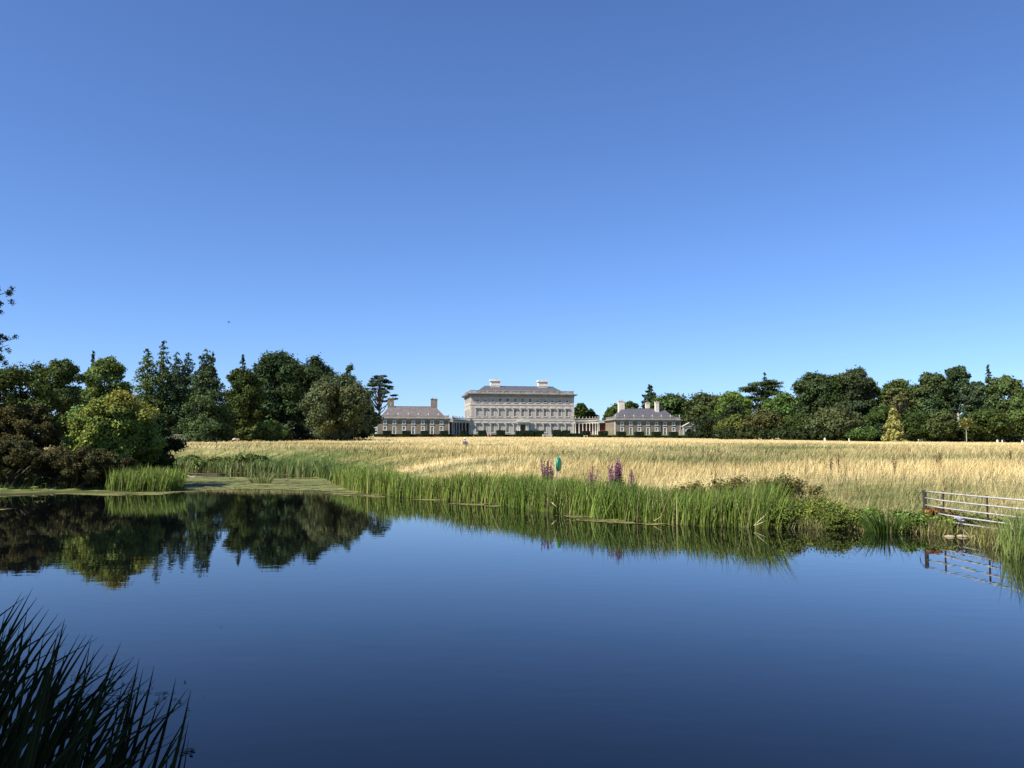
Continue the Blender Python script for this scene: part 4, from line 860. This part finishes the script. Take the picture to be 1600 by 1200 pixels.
# ------------------------------------------------------------------ duckweed
def duckweed():
    xs = np.arange(-36, 8, .11); ys = np.arange(22.5, 70, .14); X, Y = np.meshgrid(xs, ys); x, y = X.ravel(), Y.ravel(); d = shore_dist(x, y); px = 800 + x / y * FPX; py = 703 + CAM_Z * FPX / y
    nz = fbm(x, y, 2.2, 601, 3); n2 = fbm(x * .4, y, 1.0, 605, 2)
    lowA = np.interp(px, [280, 300, 350, 430, 500, 560, 600], [766, 767.5, 765, 764.5, 767, 770, 766]) + (n2 - .5) * 3.2
    A = (px > 240) & (px < 600) & (py < lowA) & (py > 745.5 + (nz - .5) * 6)
    lowB = np.interp(px, [40, 90, 180, 260, 300], [764, 771.5, 774, 772.5, 766]); B = (px > 50) & (px < 300) & (py < lowB + (n2 - .5) * 2) & (py > 764)
    lowC = np.interp(px, [470, 560, 640, 700, 800, 850], [768, 776, 783, 788, 794, 796]); C = (px > 490) & (px < 850) & (py < lowC + (n2 - .5) * 4) & (nz > .36)
    lowD = np.interp(px, [870, 900, 960, 1020, 1050], [806, 813, 817, 819, 816]); Dm = (px > 880) & (px < 1045) & (py < lowD + (n2 - .5) * 3) & (nz > .3)
    E = (px > -60) & (px < 70) & (np.abs(py - 796) < 1.3) & (nz > .5)
    n3 = fbm(x, y, .55, 609, 2); keep = (A | B | C | Dm | E) & (d < .25) & (nz + (A * .3) + B * .25 > .33) & (A | B | (n3 + .35 * nz > .62)) & (n3 + .12 * n2 > .36)
    keep &= ~(A & (np.abs(py - 753) < 1.1 * (1 - (px - 290) / 130).clip(0, 1)))
    keep = keep.reshape(X.shape); cells = keep[:-1, :-1] & keep[1:, 1:] & keep[1:, :-1] & keep[:-1, 1:]
    idx = np.arange(X.size).reshape(X.shape); F = np.stack([idx[:-1, :-1], idx[:-1, 1:], idx[1:, 1:], idx[1:, :-1]], -1)[cells]
    used, inv = np.unique(F, return_inverse=True); F = inv.reshape(F.shape); rs = np.random.default_rng(6); m = len(used)
    gcol = np.array([.15, .16, .05]); bcol = np.array([.14, .125, .045]); q = np.clip(((C & ~A) | Dm | E)[used] * .6 + rs.normal(0, .15, m) + (nz[used] - .5), 0, 1)[:, None]
    col = (gcol * (1 - q) + bcol * q) * np.clip(1 + rs.normal(0, .22, m) + (n2[used] - .5) * .7, .4, 1.6)[:, None]
    z = .006 + .006 * rs.random(m); mat = leafy('duckweed_mat', 0, .75, .15)
    k = rs.integers(0, m, 9000); P = np.stack([x[used][k] + rs.normal(0, .35, 9000), y[used][k] + rs.normal(0, .5, 9000), .013 + .004 * rs.random(9000)], -1); ok = shore_dist(P[:, 0], P[:, 1]) < .1; P = P[ok]; k = k[ok]
    V2, F2 = leaf_quads(P, np.tile([0, 0, 1.0], (len(P), 1)), rs.uniform(.04, .16, len(P)), rs, .7); V2[:, 2] = np.repeat(P[:, 2], 4)          # loose flecks breaking up the edges
    V1 = np.stack([x[used], y[used], z], -1); F = np.concatenate([F, F2 + m]); col = np.concatenate([col, np.repeat(col[k] * rs.uniform(.7, 1.35, (len(k), 1)), 4, 0)])
    set_props(np_mesh('duckweed', np.concatenate([V1, V2]), F, mat, None, col), 'pale green duckweed film along the reeds and left bank', 'duckweed', None, 'stuff')
duckweed()
def floaters():
    rs = np.random.default_rng(66); P = []; S = []
    for px, py, n, sx, sy in ((205, 1078, 60, 50, 9), (125, 1050, 26, 22, 8), (300, 1160, 16, 9, 3), (170, 1090, 30, 26, 6), (450, 795, 40, 110, 12), (640, 800, 16, 90, 8), (1000, 850, 14, 200, 25), (1250, 860, 14, 120, 20)):
        for k in range(n):
            a, b = px + rs.normal(0, sx), py + rs.normal(0, sy); D = CAM_Z * FPX / (b - 703); P.append((ax(a, D), D, .006 + .003 * rs.random())); S.append(rs.uniform(.02, .07))
    P = np.array(P); N = np.tile([0, 0, 1.0], (len(P), 1)); V, F = leaf_quads(P, N, np.array(S), rs, .4); V[:, 2] = np.repeat(P[:, 2], 4)
    set_props(np_mesh('floating_leaves', V, F, REED, None, np.where(V[:, 1:2] > 12, np.array([[.4, .38, .24]]), np.array([[.05, .06, .03]]))), 'leaf bits and pale specks floating on the pond', 'leaves', None, 'stuff')
floaters()

# ------------------------------------------------------------------ near reeds, blade by blade
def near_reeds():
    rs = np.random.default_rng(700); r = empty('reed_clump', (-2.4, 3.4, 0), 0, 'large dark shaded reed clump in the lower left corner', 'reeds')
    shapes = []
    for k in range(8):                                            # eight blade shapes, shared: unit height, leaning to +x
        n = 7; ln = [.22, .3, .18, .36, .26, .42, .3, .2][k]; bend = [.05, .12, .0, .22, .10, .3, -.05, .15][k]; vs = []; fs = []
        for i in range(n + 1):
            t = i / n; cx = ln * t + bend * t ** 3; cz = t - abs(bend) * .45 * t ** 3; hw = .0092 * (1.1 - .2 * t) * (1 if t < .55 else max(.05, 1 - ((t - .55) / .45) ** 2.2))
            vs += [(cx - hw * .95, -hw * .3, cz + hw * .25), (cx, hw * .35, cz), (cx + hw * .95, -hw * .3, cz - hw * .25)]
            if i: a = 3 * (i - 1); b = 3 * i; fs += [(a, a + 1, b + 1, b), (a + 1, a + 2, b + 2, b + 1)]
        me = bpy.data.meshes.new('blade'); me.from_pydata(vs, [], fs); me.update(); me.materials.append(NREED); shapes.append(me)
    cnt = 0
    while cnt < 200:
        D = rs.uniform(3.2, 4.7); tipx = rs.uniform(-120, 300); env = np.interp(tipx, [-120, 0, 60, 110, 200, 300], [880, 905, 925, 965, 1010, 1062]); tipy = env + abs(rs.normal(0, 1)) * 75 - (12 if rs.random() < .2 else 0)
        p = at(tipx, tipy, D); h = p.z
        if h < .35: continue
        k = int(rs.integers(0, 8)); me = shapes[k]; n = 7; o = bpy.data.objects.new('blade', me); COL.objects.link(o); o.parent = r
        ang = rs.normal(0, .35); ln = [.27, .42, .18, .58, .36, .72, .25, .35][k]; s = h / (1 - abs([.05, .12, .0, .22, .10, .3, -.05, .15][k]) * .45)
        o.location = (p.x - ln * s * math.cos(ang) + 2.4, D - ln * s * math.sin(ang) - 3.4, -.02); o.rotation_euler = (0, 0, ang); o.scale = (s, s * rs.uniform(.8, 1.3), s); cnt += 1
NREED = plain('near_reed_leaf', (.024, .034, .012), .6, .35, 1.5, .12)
near_reeds()

# ------------------------------------------------------------------ gate, pigeon, stones
STEEL = plain('galvanised_tube', (.40, .385, .355), .6, .25, 9, .3, .0); RUSTY = plain('weathered_timber', (.04, .034, .03), .9, .3, 6)
def gate():
    P = [(1442, 22.0), (1471, 21.2), (1539, 19.4), (1600, 18.0)]; q = [Vector((ax(a, b), b, 0)) for a, b in P]; g = gz1(q[0].x, q[0].y)
    r = empty('field_gate', (q[0].x, q[0].y, 0), 0, 'grey tubular five-bar field gate running down to the water', 'gate'); rel = [v - q[0] for v in q]; d = (rel[3] - rel[0]).normalized()
    MB().lathe([(.052, -.3), (.05, .95), (.04, .99)], 8).build('post', RUSTY, r)
    hs = [.95, .765, .585, .42, .27]
    for i, z in enumerate(hs):
        s = rel[0] if i < 3 else rel[0] + d * .45; m = MB(); e = rel[3]; k = 6; m.tube([s.lerp(e, j / k) + Vector((0, 0, z - .006 * math.sin(j / k * 3.1) + (.02 if j == 0 and i else 0))) for j in range(k + 1)], .019, 6); m.build('rail', STEEL, r, True)
    for v in (rel[1], rel[2]): MB().box(v.x - .015, v.x + .015, v.y - .014, v.y + .014, .24, .985).build('upright', RUSTY, r)
    m = MB(); m.tube([(0, 0, .96), (-.1, -.02, .92), (-.17, -.02, .82), (-.18, -.02, .72)], .012, 5); m.build('wire_loop', RUSTY, r)
gate()
def pigeon():
    D = 20.35; p = at(1501, 811.5, D); r = empty('wood_pigeon', (p.x, D, p.z), 0, 'grey pigeon with dark tail perched on the lowest gate rail', 'bird')
    GREY = plain('pigeon_grey', (.26, .26, .33), .75, .12, 20); DARK = plain('pigeon_dark_tail', (.025, .025, .03), .7, .1, 10); WHITE = plain('pigeon_white', (.75, .75, .75), .7, .05, 8); BEAK = plain('pigeon_bill', (.5, .3, .12), .5, .1, 8)
    sec = [(-.155, .02, .012), (-.145, .03, .026), (-.12, .035, .034), (-.09, .02, .034), (-.05, .0, .058), (0, -.012, .072), (.05, -.01, .064), (.09, .0, .042), (.12, .004, .02)]
    m = MB(); n = 10; vs = []
    for x, z, rr in sec: vs += [(x, rr * .92 * math.cos(6.283 * j / n), z + rr * math.sin(6.283 * j / n)) for j in range(n)]
    k = len(sec); m.add(vs, [(j * n + i, j * n + (i + 1) % n, (j + 1) * n + (i + 1) % n, (j + 1) * n + i) for j in range(k - 1) for i in range(n)] + [tuple(range(n - 1, -1, -1)), tuple(range((k - 1) * n, k * n))]); m.build('body', GREY, r, True)
    MB().add([(.09, -.03, .012), (.09, .03, .012), (.2, .042, .03), (.2, -.042, .03), (.09, -.03, -.006), (.09, .03, -.006), (.2, .042, .018), (.2, -.042, .018)], [(0, 3, 2, 1), (4, 5, 6, 7), (0, 1, 5, 4), (1, 2, 6, 5), (2, 3, 7, 6), (3, 0, 4, 7)]).build('tail', DARK, r)
    for s in (-1, 1):
        w = MB().add([(-.06, s * .066, .03), (.02, s * .078, .035), (.14, s * .04, .02), (.13, s * .038, .005), (.02, s * .076, -.03), (-.05, s * .062, -.02)], [(0, 1, 2, 3, 4, 5)] if s < 0 else [(5, 4, 3, 2, 1, 0)]).build('wing', GREY, r)
        MB().add([(.0, s * .081, -.008), (.03, s * .081, -.008), (.03, s * .081, -.03), (.0, s * .081, -.03)], [(0, 1, 2, 3) if s > 0 else (3, 2, 1, 0)]).build('wing_patch', WHITE, w)
        MB().tube([(-.01, s * .02, -.06), (-.005, s * .02, -.1)], .006, 5).build('leg', BEAK, r)
    MB().tube([(-.155, 0, .02), (-.18, 0, .014)], [.008, .002], 5).build('bill', BEAK, r)
pigeon()
STONE = plain('pale_mossy_stone', (.42, .35, .22), .9, .35, 5, .2, 0, .5); DSTONE = plain('white_boulder', (.6, .57, .47), .9, .2, 2)
def stone(x, y, z, s, seed, mat, name, label, cat, group=None, flat=.5):
    bm = bmesh.new(); bmesh.ops.create_icosphere(bm, subdivisions=2, radius=1); rs = np.random.default_rng(seed); dirs = unit(rs.normal(size=(6, 3))); offs = rs.uniform(.62, .9, 6)
    for v in bm.verts:
        for d, o in zip(dirs, offs):
            t = v.co.dot(Vector(d)) - o
            if t > 0: v.co -= Vector(d) * t * .85
        v.co.z *= flat; v.co.x *= 1.3
    me = bpy.data.meshes.new(name); bm.to_mesh(me); bm.free(); o = link_mesh(name, me, mat); o.location = (x, y, z); o.scale = (s, s, s); o.rotation_euler = (0, 0, rs.uniform(0, 6)); return set_props(o, label, cat, group)
for i, (px, py, s, lab) in enumerate([(1474, 829, .16, 'pale flat stone furthest left at the water edge below the gate'), (1488, 831, .2, 'largest pale stone left of the dark stake below the gate'), (1512, 831, .2, 'pinkish flat stone right of the dark stake below the gate'),
                                      (1500, 837, .14, 'half-sunk stone directly in front of the dark stake'), (1522, 838, .12, 'small stone near the reeds at the right below the gate'), (1482, 838, .1, 'small wet stone in front of the largest pale stone')]):
    D = CAM_Z * FPX / (py - 703) ; D = min(D, 20.9); x = ax(px, D); stone(x, D + .06 * (i % 3), .0 + .012 * (i % 2), s * (.85, 1.1, .95, .8, 1.2, 1)[i], 801 + i, STONE, 'shore_stone', lab, 'stone', 'stones at the drinking place', .4)
sx = at(1502, 832, 20.15); o = MB().tube([(0, 0, -.2), (.01, 0, .1), (-.01, 0, .28)], [.03, .028, .02], 6).build('wooden_stake', RUSTY, None, False, (sx.x, 20.15, 0)); set_props(o, 'short dark stake between the pale stones below the gate', 'stake')
for i, (px, py, s, lab) in enumerate([(372, 684.5, .55, 'larger pale boulder in the shade of the left wood'), (377, 686, .45, 'smaller pale boulder right of the larger one by the left wood')]):
    D = 160 + i; x = ax(px, D); stone(x, D - 2, gz1(x, D) + .45, s * .75, 820 + i, DSTONE, 'pale_boulder', lab, 'boulder', 'pale boulders by the left wood', .9)
wx = at(262, 690, 150)
o = MB().box(-7, 5.2, -.3, .3, -.4, 1.15).box(-7.1, 5.3, -.38, .38, 1.151, 1.35).build('stone_wall', GREYTRIM, None, False, (ax(266, 150), 150, gz1(ax(266, 150), 150))); set_props(o, 'low grey stone wall seen right of the bright bush', 'wall')
for i, (px, lab) in enumerate([(1289, 'white marker post at the field edge below the ivy-clad tree'), (1327, 'white marker post left of the low bright bush'), (1559, 'thicker white marker post near the right edge'), (1566.5, 'thin white marker post near the right edge'), (1598, 'white marker post at the very right edge')]):
    D = 236; x = ax(px, D); w = .2 if i in (0, 2, 4) else .12; h = .7
    o = MB().frustum((-w, w, -w, w), (-w * .8, w * .8, -w * .8, w * .8), -.3, h).frustum((-w * .8, w * .8, -w * .8, w * .8), (-.03, .03, -.03, .03), h + .001, h + .15).build('marker_post', PAINT, None, False, (x, D, gz1(x, D))); set_props(o, lab, 'post', 'white posts along the field edge')

# ------------------------------------------------------------------ purple loosestrife, green float ring cover, small things
PURP = leafy('loosestrife_petals', .2, .7, .1)
def loosestrife(px, D, ytop, wpx, n, label, seed, col=(.24, .075, .19)):
    rs = np.random.default_rng(seed); x = ax(px, D); g = gz1(x, D); h = at(px, ytop, D).z - g; w = wpx * D / FPX; r = empty('purple_loosestrife', (x, D, g), 0, label, 'flower', 'purple flower spikes on the far bank'); st = MB(); P = []; Q = []
    for k in range(n):
        a = rs.uniform(0, 6.283); q = w / 2 * math.sqrt(rs.random()); top = Vector((q * math.cos(a), q * math.sin(a) * .6, h * rs.uniform(.7, 1.0))); b = Vector((top.x * .5, top.y * .5, -.05)); st.tube([b, b.lerp(top, .55), top], [.008, .007, .003], 3)
        m = 38; t = rs.uniform(.6, 1, m); P.append(np.array(b)[None] * (1 - t)[:, None] + np.array(top)[None] * t[:, None] + rs.normal(0, .022, (m, 3)) * (1.35 - t)[:, None] * 2)
        m = 30; t = rs.uniform(.05, .62, m); Q.append(np.array(b)[None] * (1 - t)[:, None] + np.array(top)[None] * t[:, None] + rs.normal(0, .07, (m, 3)))
    st.build('stems', BARK, r)
    for A, nm, c, s, mt in ((P, 'flower_spikes', col, .045, PURP), (Q, 'leaves', (.07, .12, .03), .09, LEAF)):
        A = np.concatenate(A); m = len(A); V, F = leaf_quads(A, unit(rs.normal(size=(m, 3))), s * rs.uniform(.6, 1.4, m), rs, .6); cc = np.array(c)[None] * np.clip(1 + rs.normal(0, .3, m), .4, 1.8)[:, None]; np_mesh(nm, V, F, mt, r, np.repeat(cc, 4, 0))['kind'] = 'stuff'
loosestrife(855, 31.5, 717, 22, 30, 'purple flower clump beside the green buoy cover', 901); loosestrife(961, 28.6, 715, 26, 32, 'tallest purple flower clump right of centre', 902); loosestrife(928, 28.8, 727, 18, 9, 'small sparse pink flower clump between the two big ones', 903, (.34, .12, .25))
loosestrife(988, 28.0, 722, 14, 5, 'few thin pink spikes right of the tallest purple clump', 904, (.3, .11, .2))
def buoy_cover():
    D = 33.0; p = at(872, 736, D); g = gz1(p.x, D); r = empty('lifebuoy_stand', (p.x, D, g), math.radians(70), 'green domed lifebuoy cover on a thin post among purple flowers', 'lifebuoy stand')
    GR = plain('green_plastic', (.012, .24, .095), .35, .08, 3, .5); zc = at(872, 725.5, D).z - g
    prof = [(.25, .0), (.26, .02), (.25, .06), (.215, .09), (.13, .10), (.10, .085), (.02, .085)]; n = 18; vs = []; fs = []
    for rr, dd in prof: vs += [(rr * .92 * math.cos(6.283 * i / n), -dd, zc + rr * 1.05 * math.sin(6.283 * i / n)) for i in range(n)]
    for j in range(len(prof) - 1): fs += [(j * n + i, j * n + (i + 1) % n, (j + 1) * n + (i + 1) % n, (j + 1) * n + i) for i in range(n)]
    fs += [tuple(range(n - 1, -1, -1)), tuple(range((len(prof) - 1) * n, len(prof) * n))]; s = MB().add(vs, fs).build('cover', GR, r, True)
    rim = MB(); rim.tube([(.25 * math.cos(6.283 * i / 18), .012, zc + .275 * math.sin(6.283 * i / 18)) for i in range(19)], .018, 5); rim.build('rim', plain('pale_green_plastic', (.25, .5, .4), .4, .1, 4), s, True)
    MB().lathe([(.03, -.2), (.03, zc + .1)], 8, (0, .075, 0)).build('post', STEEL, r); MB().box(-.2, .2, .02, .04, zc - .22, zc + .22).build('backboard', STEEL, r)
buoy_cover()
def bottle():
    D = 32.2; x = ax(794, D); r = empty('plastic_bottle', (x, D - .3, .03), .25, 'pale blue plastic bottle floating at the reed edge', 'bottle'); BL = plain('pale_blue_plastic', (.42, .52, .6), .25, .1, 9, .6)
    prof = [(.02, 0), (.045, .01), (.047, .15), (.044, .18), (.02, .225), (.016, .25)]; n = 10; vs = [(z - .12, rr * math.cos(6.283 * i / n), .01 + rr * math.sin(6.283 * i / n)) for rr, z in prof for i in range(n)]; k = len(prof)
    MB().add(vs, [(j * n + i, (j + 1) * n + i, (j + 1) * n + (i + 1) % n, j * n + (i + 1) % n) for j in range(k - 1) for i in range(n)] + [tuple(range(n)), tuple(range(k * n - 1, (k - 1) * n - 1, -1))]).build('body', BL, r, True); MB().tube([(.13, 0, .01), (.155, 0, .01)], .019, 8).build('cap', plain('white_cap', (.7, .72, .75), .4, .05, 5), r)
bottle()
DEAD = plain('bleached_wood', (.5, .44, .34), .85, .15, 6); STRAWM = plain('bleached_reed', (.5, .43, .26), .8, .15, 8)
def branch(px, py, label, ln, name='dead_branch', mat=None, rz=0, rad=.03, forks=True, tilt=.05):
    D = CAM_Z * FPX / (py - 703); x = ax(px, D); m = MB(); m.tube([(-ln / 2, 0, tilt * 3), (-ln * .1, .04, .03), (ln * .25, -.02, .02), (ln / 2, .05, tilt)], [rad * .3, rad, rad * .9, rad * .4], 6)
    if forks: m.tube([(ln * .05, 0, .03), (ln * .3, .1, .12), (ln * .45, .1, .16)], [rad * .6, rad * .4, rad * .15], 5)
    o = m.build(name, mat or DEAD, None, True, (x, D, .0)); o.rotation_euler = (0, 0, rz); set_props(o, label, 'branch')
branch(71, 768.5, 'bleached dead branch lying in the water under the left scrub', 1.0); branch(300, 745, 'pale driftwood floating in the duckweed near the head of the pond', .8, 'driftwood'); branch(323, 741.5, 'long brown log floating at the head of the pond', 3.2, 'floating_log', BARK, 0, .09, False)
def stem(px0, py0, px1, py1, D, label):
    a, b = at(px0, py0, D), at(px1, py1, D); a.z = max(a.z, .01); o = MB().tube([a - a, (b - a) * .5, b - a], [.012, .011, .005], 5).build('fallen_reed_stem', STRAWM, None, True, a); set_props(o, label, 'reed stem', 'bleached fallen reed stems')
stem(1022, 814, 1042, 802, 23.6, 'bleached reed stem leaning out before the tall reeds near centre right'); stem(1178, 821, 1200, 801, 22.0, 'longer bleached stem slanting up at the right end of the tall reeds'); stem(1179, 821.5, 1199, 813, 22.0, 'shorter bleached stem nearly flat at the right end of the tall reeds'); stem(862, 785, 875, 797, 27.4, 'bleached stem bent down into the water left of the purple flowers')

def dock(px, D, h, seed, label):
    rs = np.random.default_rng(seed); x = ax(px, D); g = gz1(x, D); r = empty('dock_plant', (x, D, g), 0, label, 'weed', 'rusty dock spikes in the meadow'); m = MB(); P = []
    for k in range(3):
        t = Vector((rs.normal(0, .07), rs.normal(0, .1), h * rs.uniform(.75, 1))); m.tube([(0, 0, -.05), t * .5, t], [.012, .01, .004], 4); q = rs.uniform(.45, 1, 60); P.append(np.array(t)[None] * q[:, None] + rs.normal(0, .03, (60, 3)))
    m.build('stems', BARK, r); P = np.concatenate(P); V, F = leaf_quads(P, unit(rs.normal(size=P.shape)), .034 * rs.uniform(.6, 1.5, len(P)), rs); np_mesh('seed_heads', V, F, LEAF, r, np.repeat(np.array([.15, .075, .035])[None] * rs.uniform(.6, 1.4, len(P))[:, None], 4, 0))['kind'] = 'stuff'
for px, D, h, lab in ((1309, 36, .95, 'dark rusty dock spike standing alone above the right-hand meadow'), (1297, 34, .75, 'smaller dock spike left of the lone tall one'), (1396, 33, .8, 'loose dock spikes in the meadow above the iris clump'), (1463, 38, .75, 'pair of dark dock spikes in the meadow left above the gate'), (1471, 38, .8, 'right-hand dock spike of the pair above the gate'), (1578, 44, .9, 'dock spike in the meadow above the gate end'), (338, 92, 1.3, 'tall green weed stalks in the meadow at the pond head')): dock(px, D, h, int(px), lab)

# ------------------------------------------------------------------ people and bird
SKIN = plain('skin', (.5, .33, .25), .6, .05, 5); HAIR = plain('dark_hair', (.03, .022, .018), .6, .1, 8)
def skin_body(edges, verts, radii, root, mats, pick, name, parent):
    me = bpy.data.meshes.new('tmp'); me.from_pydata(verts, edges, []); o = bpy.data.objects.new('tmp', me); COL.objects.link(o); md = o.modifiers.new('s', 'SKIN'); sub = o.modifiers.new('u', 'SUBSURF'); sub.levels = 1
    for i, q in enumerate(radii): sv = me.skin_vertices[0].data[i]; sv.radius = (q, q) if not hasattr(q, '__len__') else q; sv.use_root = (i == root)
    dg = bpy.context.evaluated_depsgraph_get(); em = bpy.data.meshes.new_from_object(o.evaluated_get(dg)); bpy.data.objects.remove(o); em.name = name
    em.materials.clear()
    for mt in mats: em.materials.append(mt)
    for p in em.polygons: p.use_smooth = True; p.material_index = pick(p.center)
    return link_mesh(name, em, None, parent)
def person(px, D, label, shirt, legs, hairmat, seed, pose='stand', rz=0, z=None):
    rs = np.random.default_rng(seed); x = ax(px, D); r = empty('person', (x, D, gz1(x, D) if z is None else z), rz, label, 'person'); sm = plain('shirt_' + str(seed), shirt, .85, .08, 6); lm = plain('trousers_' + str(seed), legs, .85, .08, 6)
    if pose == 'stand':
        v = [(0, 0, .95), (0, 0, 1.15), (0, 0, 1.38), (0, 0, 1.5), (0, -.01, 1.6), (0, -.01, 1.7), (.1, 0, .9), (.11, .02, .5), (.12, .06, .08), (.13, -.06, .04), (-.1, 0, .9), (-.11, -.03, .5), (-.12, .0, .08), (-.13, -.12, .04), (.19, 0, 1.4), (.25, .02, 1.13), (.24, -.08, .9), (.235, -.11, .82), (-.19, 0, 1.4), (-.25, .02, 1.13), (-.24, -.07, .9), (-.235, -.1, .82)]
        e = [(0, 1), (1, 2), (2, 3), (3, 4), (4, 5), (0, 6), (6, 7), (7, 8), (8, 9), (0, 10), (10, 11), (11, 12), (12, 13), (2, 14), (14, 15), (15, 16), (16, 17), (2, 18), (18, 19), (19, 20), (20, 21)]
        q = [(.16, .11), (.14, .1), (.17, .11), .06, .09, .085, .09, .065, .045, .04, .09, .065, .045, .04, .06, .045, .035, .035, .06, .045, .035, .035]; hz = 1.66
        pick = lambda c: 2 if c.z > 1.47 or (c.z < .93 and abs(c.x) > .2 and c.z > .75) else (0 if c.z > .93 else 1)
    else:
        v = [(0, 0, .12), (0, .03, .32), (0, .02, .52), (0, 0, .63), (0, -.02, .72), (0, -.03, .81), (.1, -.05, .12), (.14, -.4, .42), (.13, -.68, .08), (.13, -.8, .05), (-.1, -.05, .12), (-.16, -.4, .40), (-.13, -.66, .08), (-.13, -.78, .05), (.18, .02, .53), (.24, -.12, .33), (.16, -.34, .44), (.14, -.4, .47), (-.18, .02, .53), (-.24, -.12, .33), (-.16, -.34, .42), (-.14, -.4, .45)]
        e = [(0, 1), (1, 2), (2, 3), (3, 4), (4, 5), (0, 6), (6, 7), (7, 8), (8, 9), (0, 10), (10, 11), (11, 12), (12, 13), (2, 14), (14, 15), (15, 16), (16, 17), (2, 18), (18, 19), (19, 20), (20, 21)]
        q = [(.17, .13), (.15, .11), (.17, .11), .06, .09, .085, .1, .07, .05, .04, .1, .07, .05, .04, .06, .045, .035, .035, .06, .045, .035, .035]; hz = .78
        pick = lambda c: 2 if c.z > .61 else (0 if c.z > .2 and c.y > -.1 else 1)
    skin_body(e, v, q, 0, [sm, lm, SKIN], pick, 'body', r); hy = -.01 if pose == 'stand' else -.03
    bm = bmesh.new(); bmesh.ops.create_icosphere(bm, subdivisions=2, radius=.112); bmesh.ops.delete(bm, geom=[w for w in bm.verts if w.co.z < -.03 or (w.co.y < -.05 and w.co.z < .05)], context='VERTS'); me = bpy.data.meshes.new('hair'); bm.to_mesh(me); bm.free(); h = link_mesh('hair', me, hairmat, r); h.location = (0, hy + .012, hz + .01)
    MB().tube([(0, hy - .09, hz), (0, hy - .115, hz - .02)], [.012, .015], 5).build('nose', SKIN, r)
    return r
person(762.5, 287, 'left walker of the pair below the mansion, dusky pink top and pale trousers', (.42, .25, .25), (.62, .52, .42), HAIR, 951, rz=.2); person(766.2, 287.4, 'right walker of the pair below the mansion, grey top and pale trousers', (.3, .24, .25), (.65, .56, .46), HAIR, 952, rz=-.2)
sp = at(726, 698, 100); person(726, 92, 'person in dark top and white hat sitting in the long grass', (.10, .085, .09), (.5, .48, .5), HAIR, 953, 'sit', 2.7, gz1(ax(726, 92), 92) + .12)
MB_hat = MB().lathe([(.17, 0), (.16, .012), (.1, .02), (.095, .09), (.02, .11)], 12); hp = (ax(726, 92), 92, gz1(ax(726, 92), 92) + .98); set_props(MB_hat.build('sun_hat', PAINT, None, True, hp), 'white sun hat worn by the person sitting in the grass', 'hat')
def flying_bird():
    p = at(357.5, 503.3, 80); r = empty('flying_bird', p, .4, 'tiny dark bird in flight above the left wood', 'bird'); m = MB(); m.tube([(-.14, 0, 0), (-.05, 0, .0), (.07, 0, 0), (.15, 0, -.01)], [.012, .04, .035, .01], 6); m.build('body', HAIR, r, True)
    for s in (-1, 1): MB().add([(-.05, s * .03, .01), (.05, s * .03, .01), (.03, s * .17, .06), (-.06, s * .3, .02), (-.05, s * .16, .05)], [(0, 1, 2, 3, 4) if s > 0 else (4, 3, 2, 1, 0)]).build('wing', HAIR, r)
    MB().add([(.12, -.02, 0), (.12, .02, 0), (.22, .05, -.01), (.22, -.05, -.01)], [(0, 1, 2, 3)]).build('tail', HAIR, r)
flying_bird()
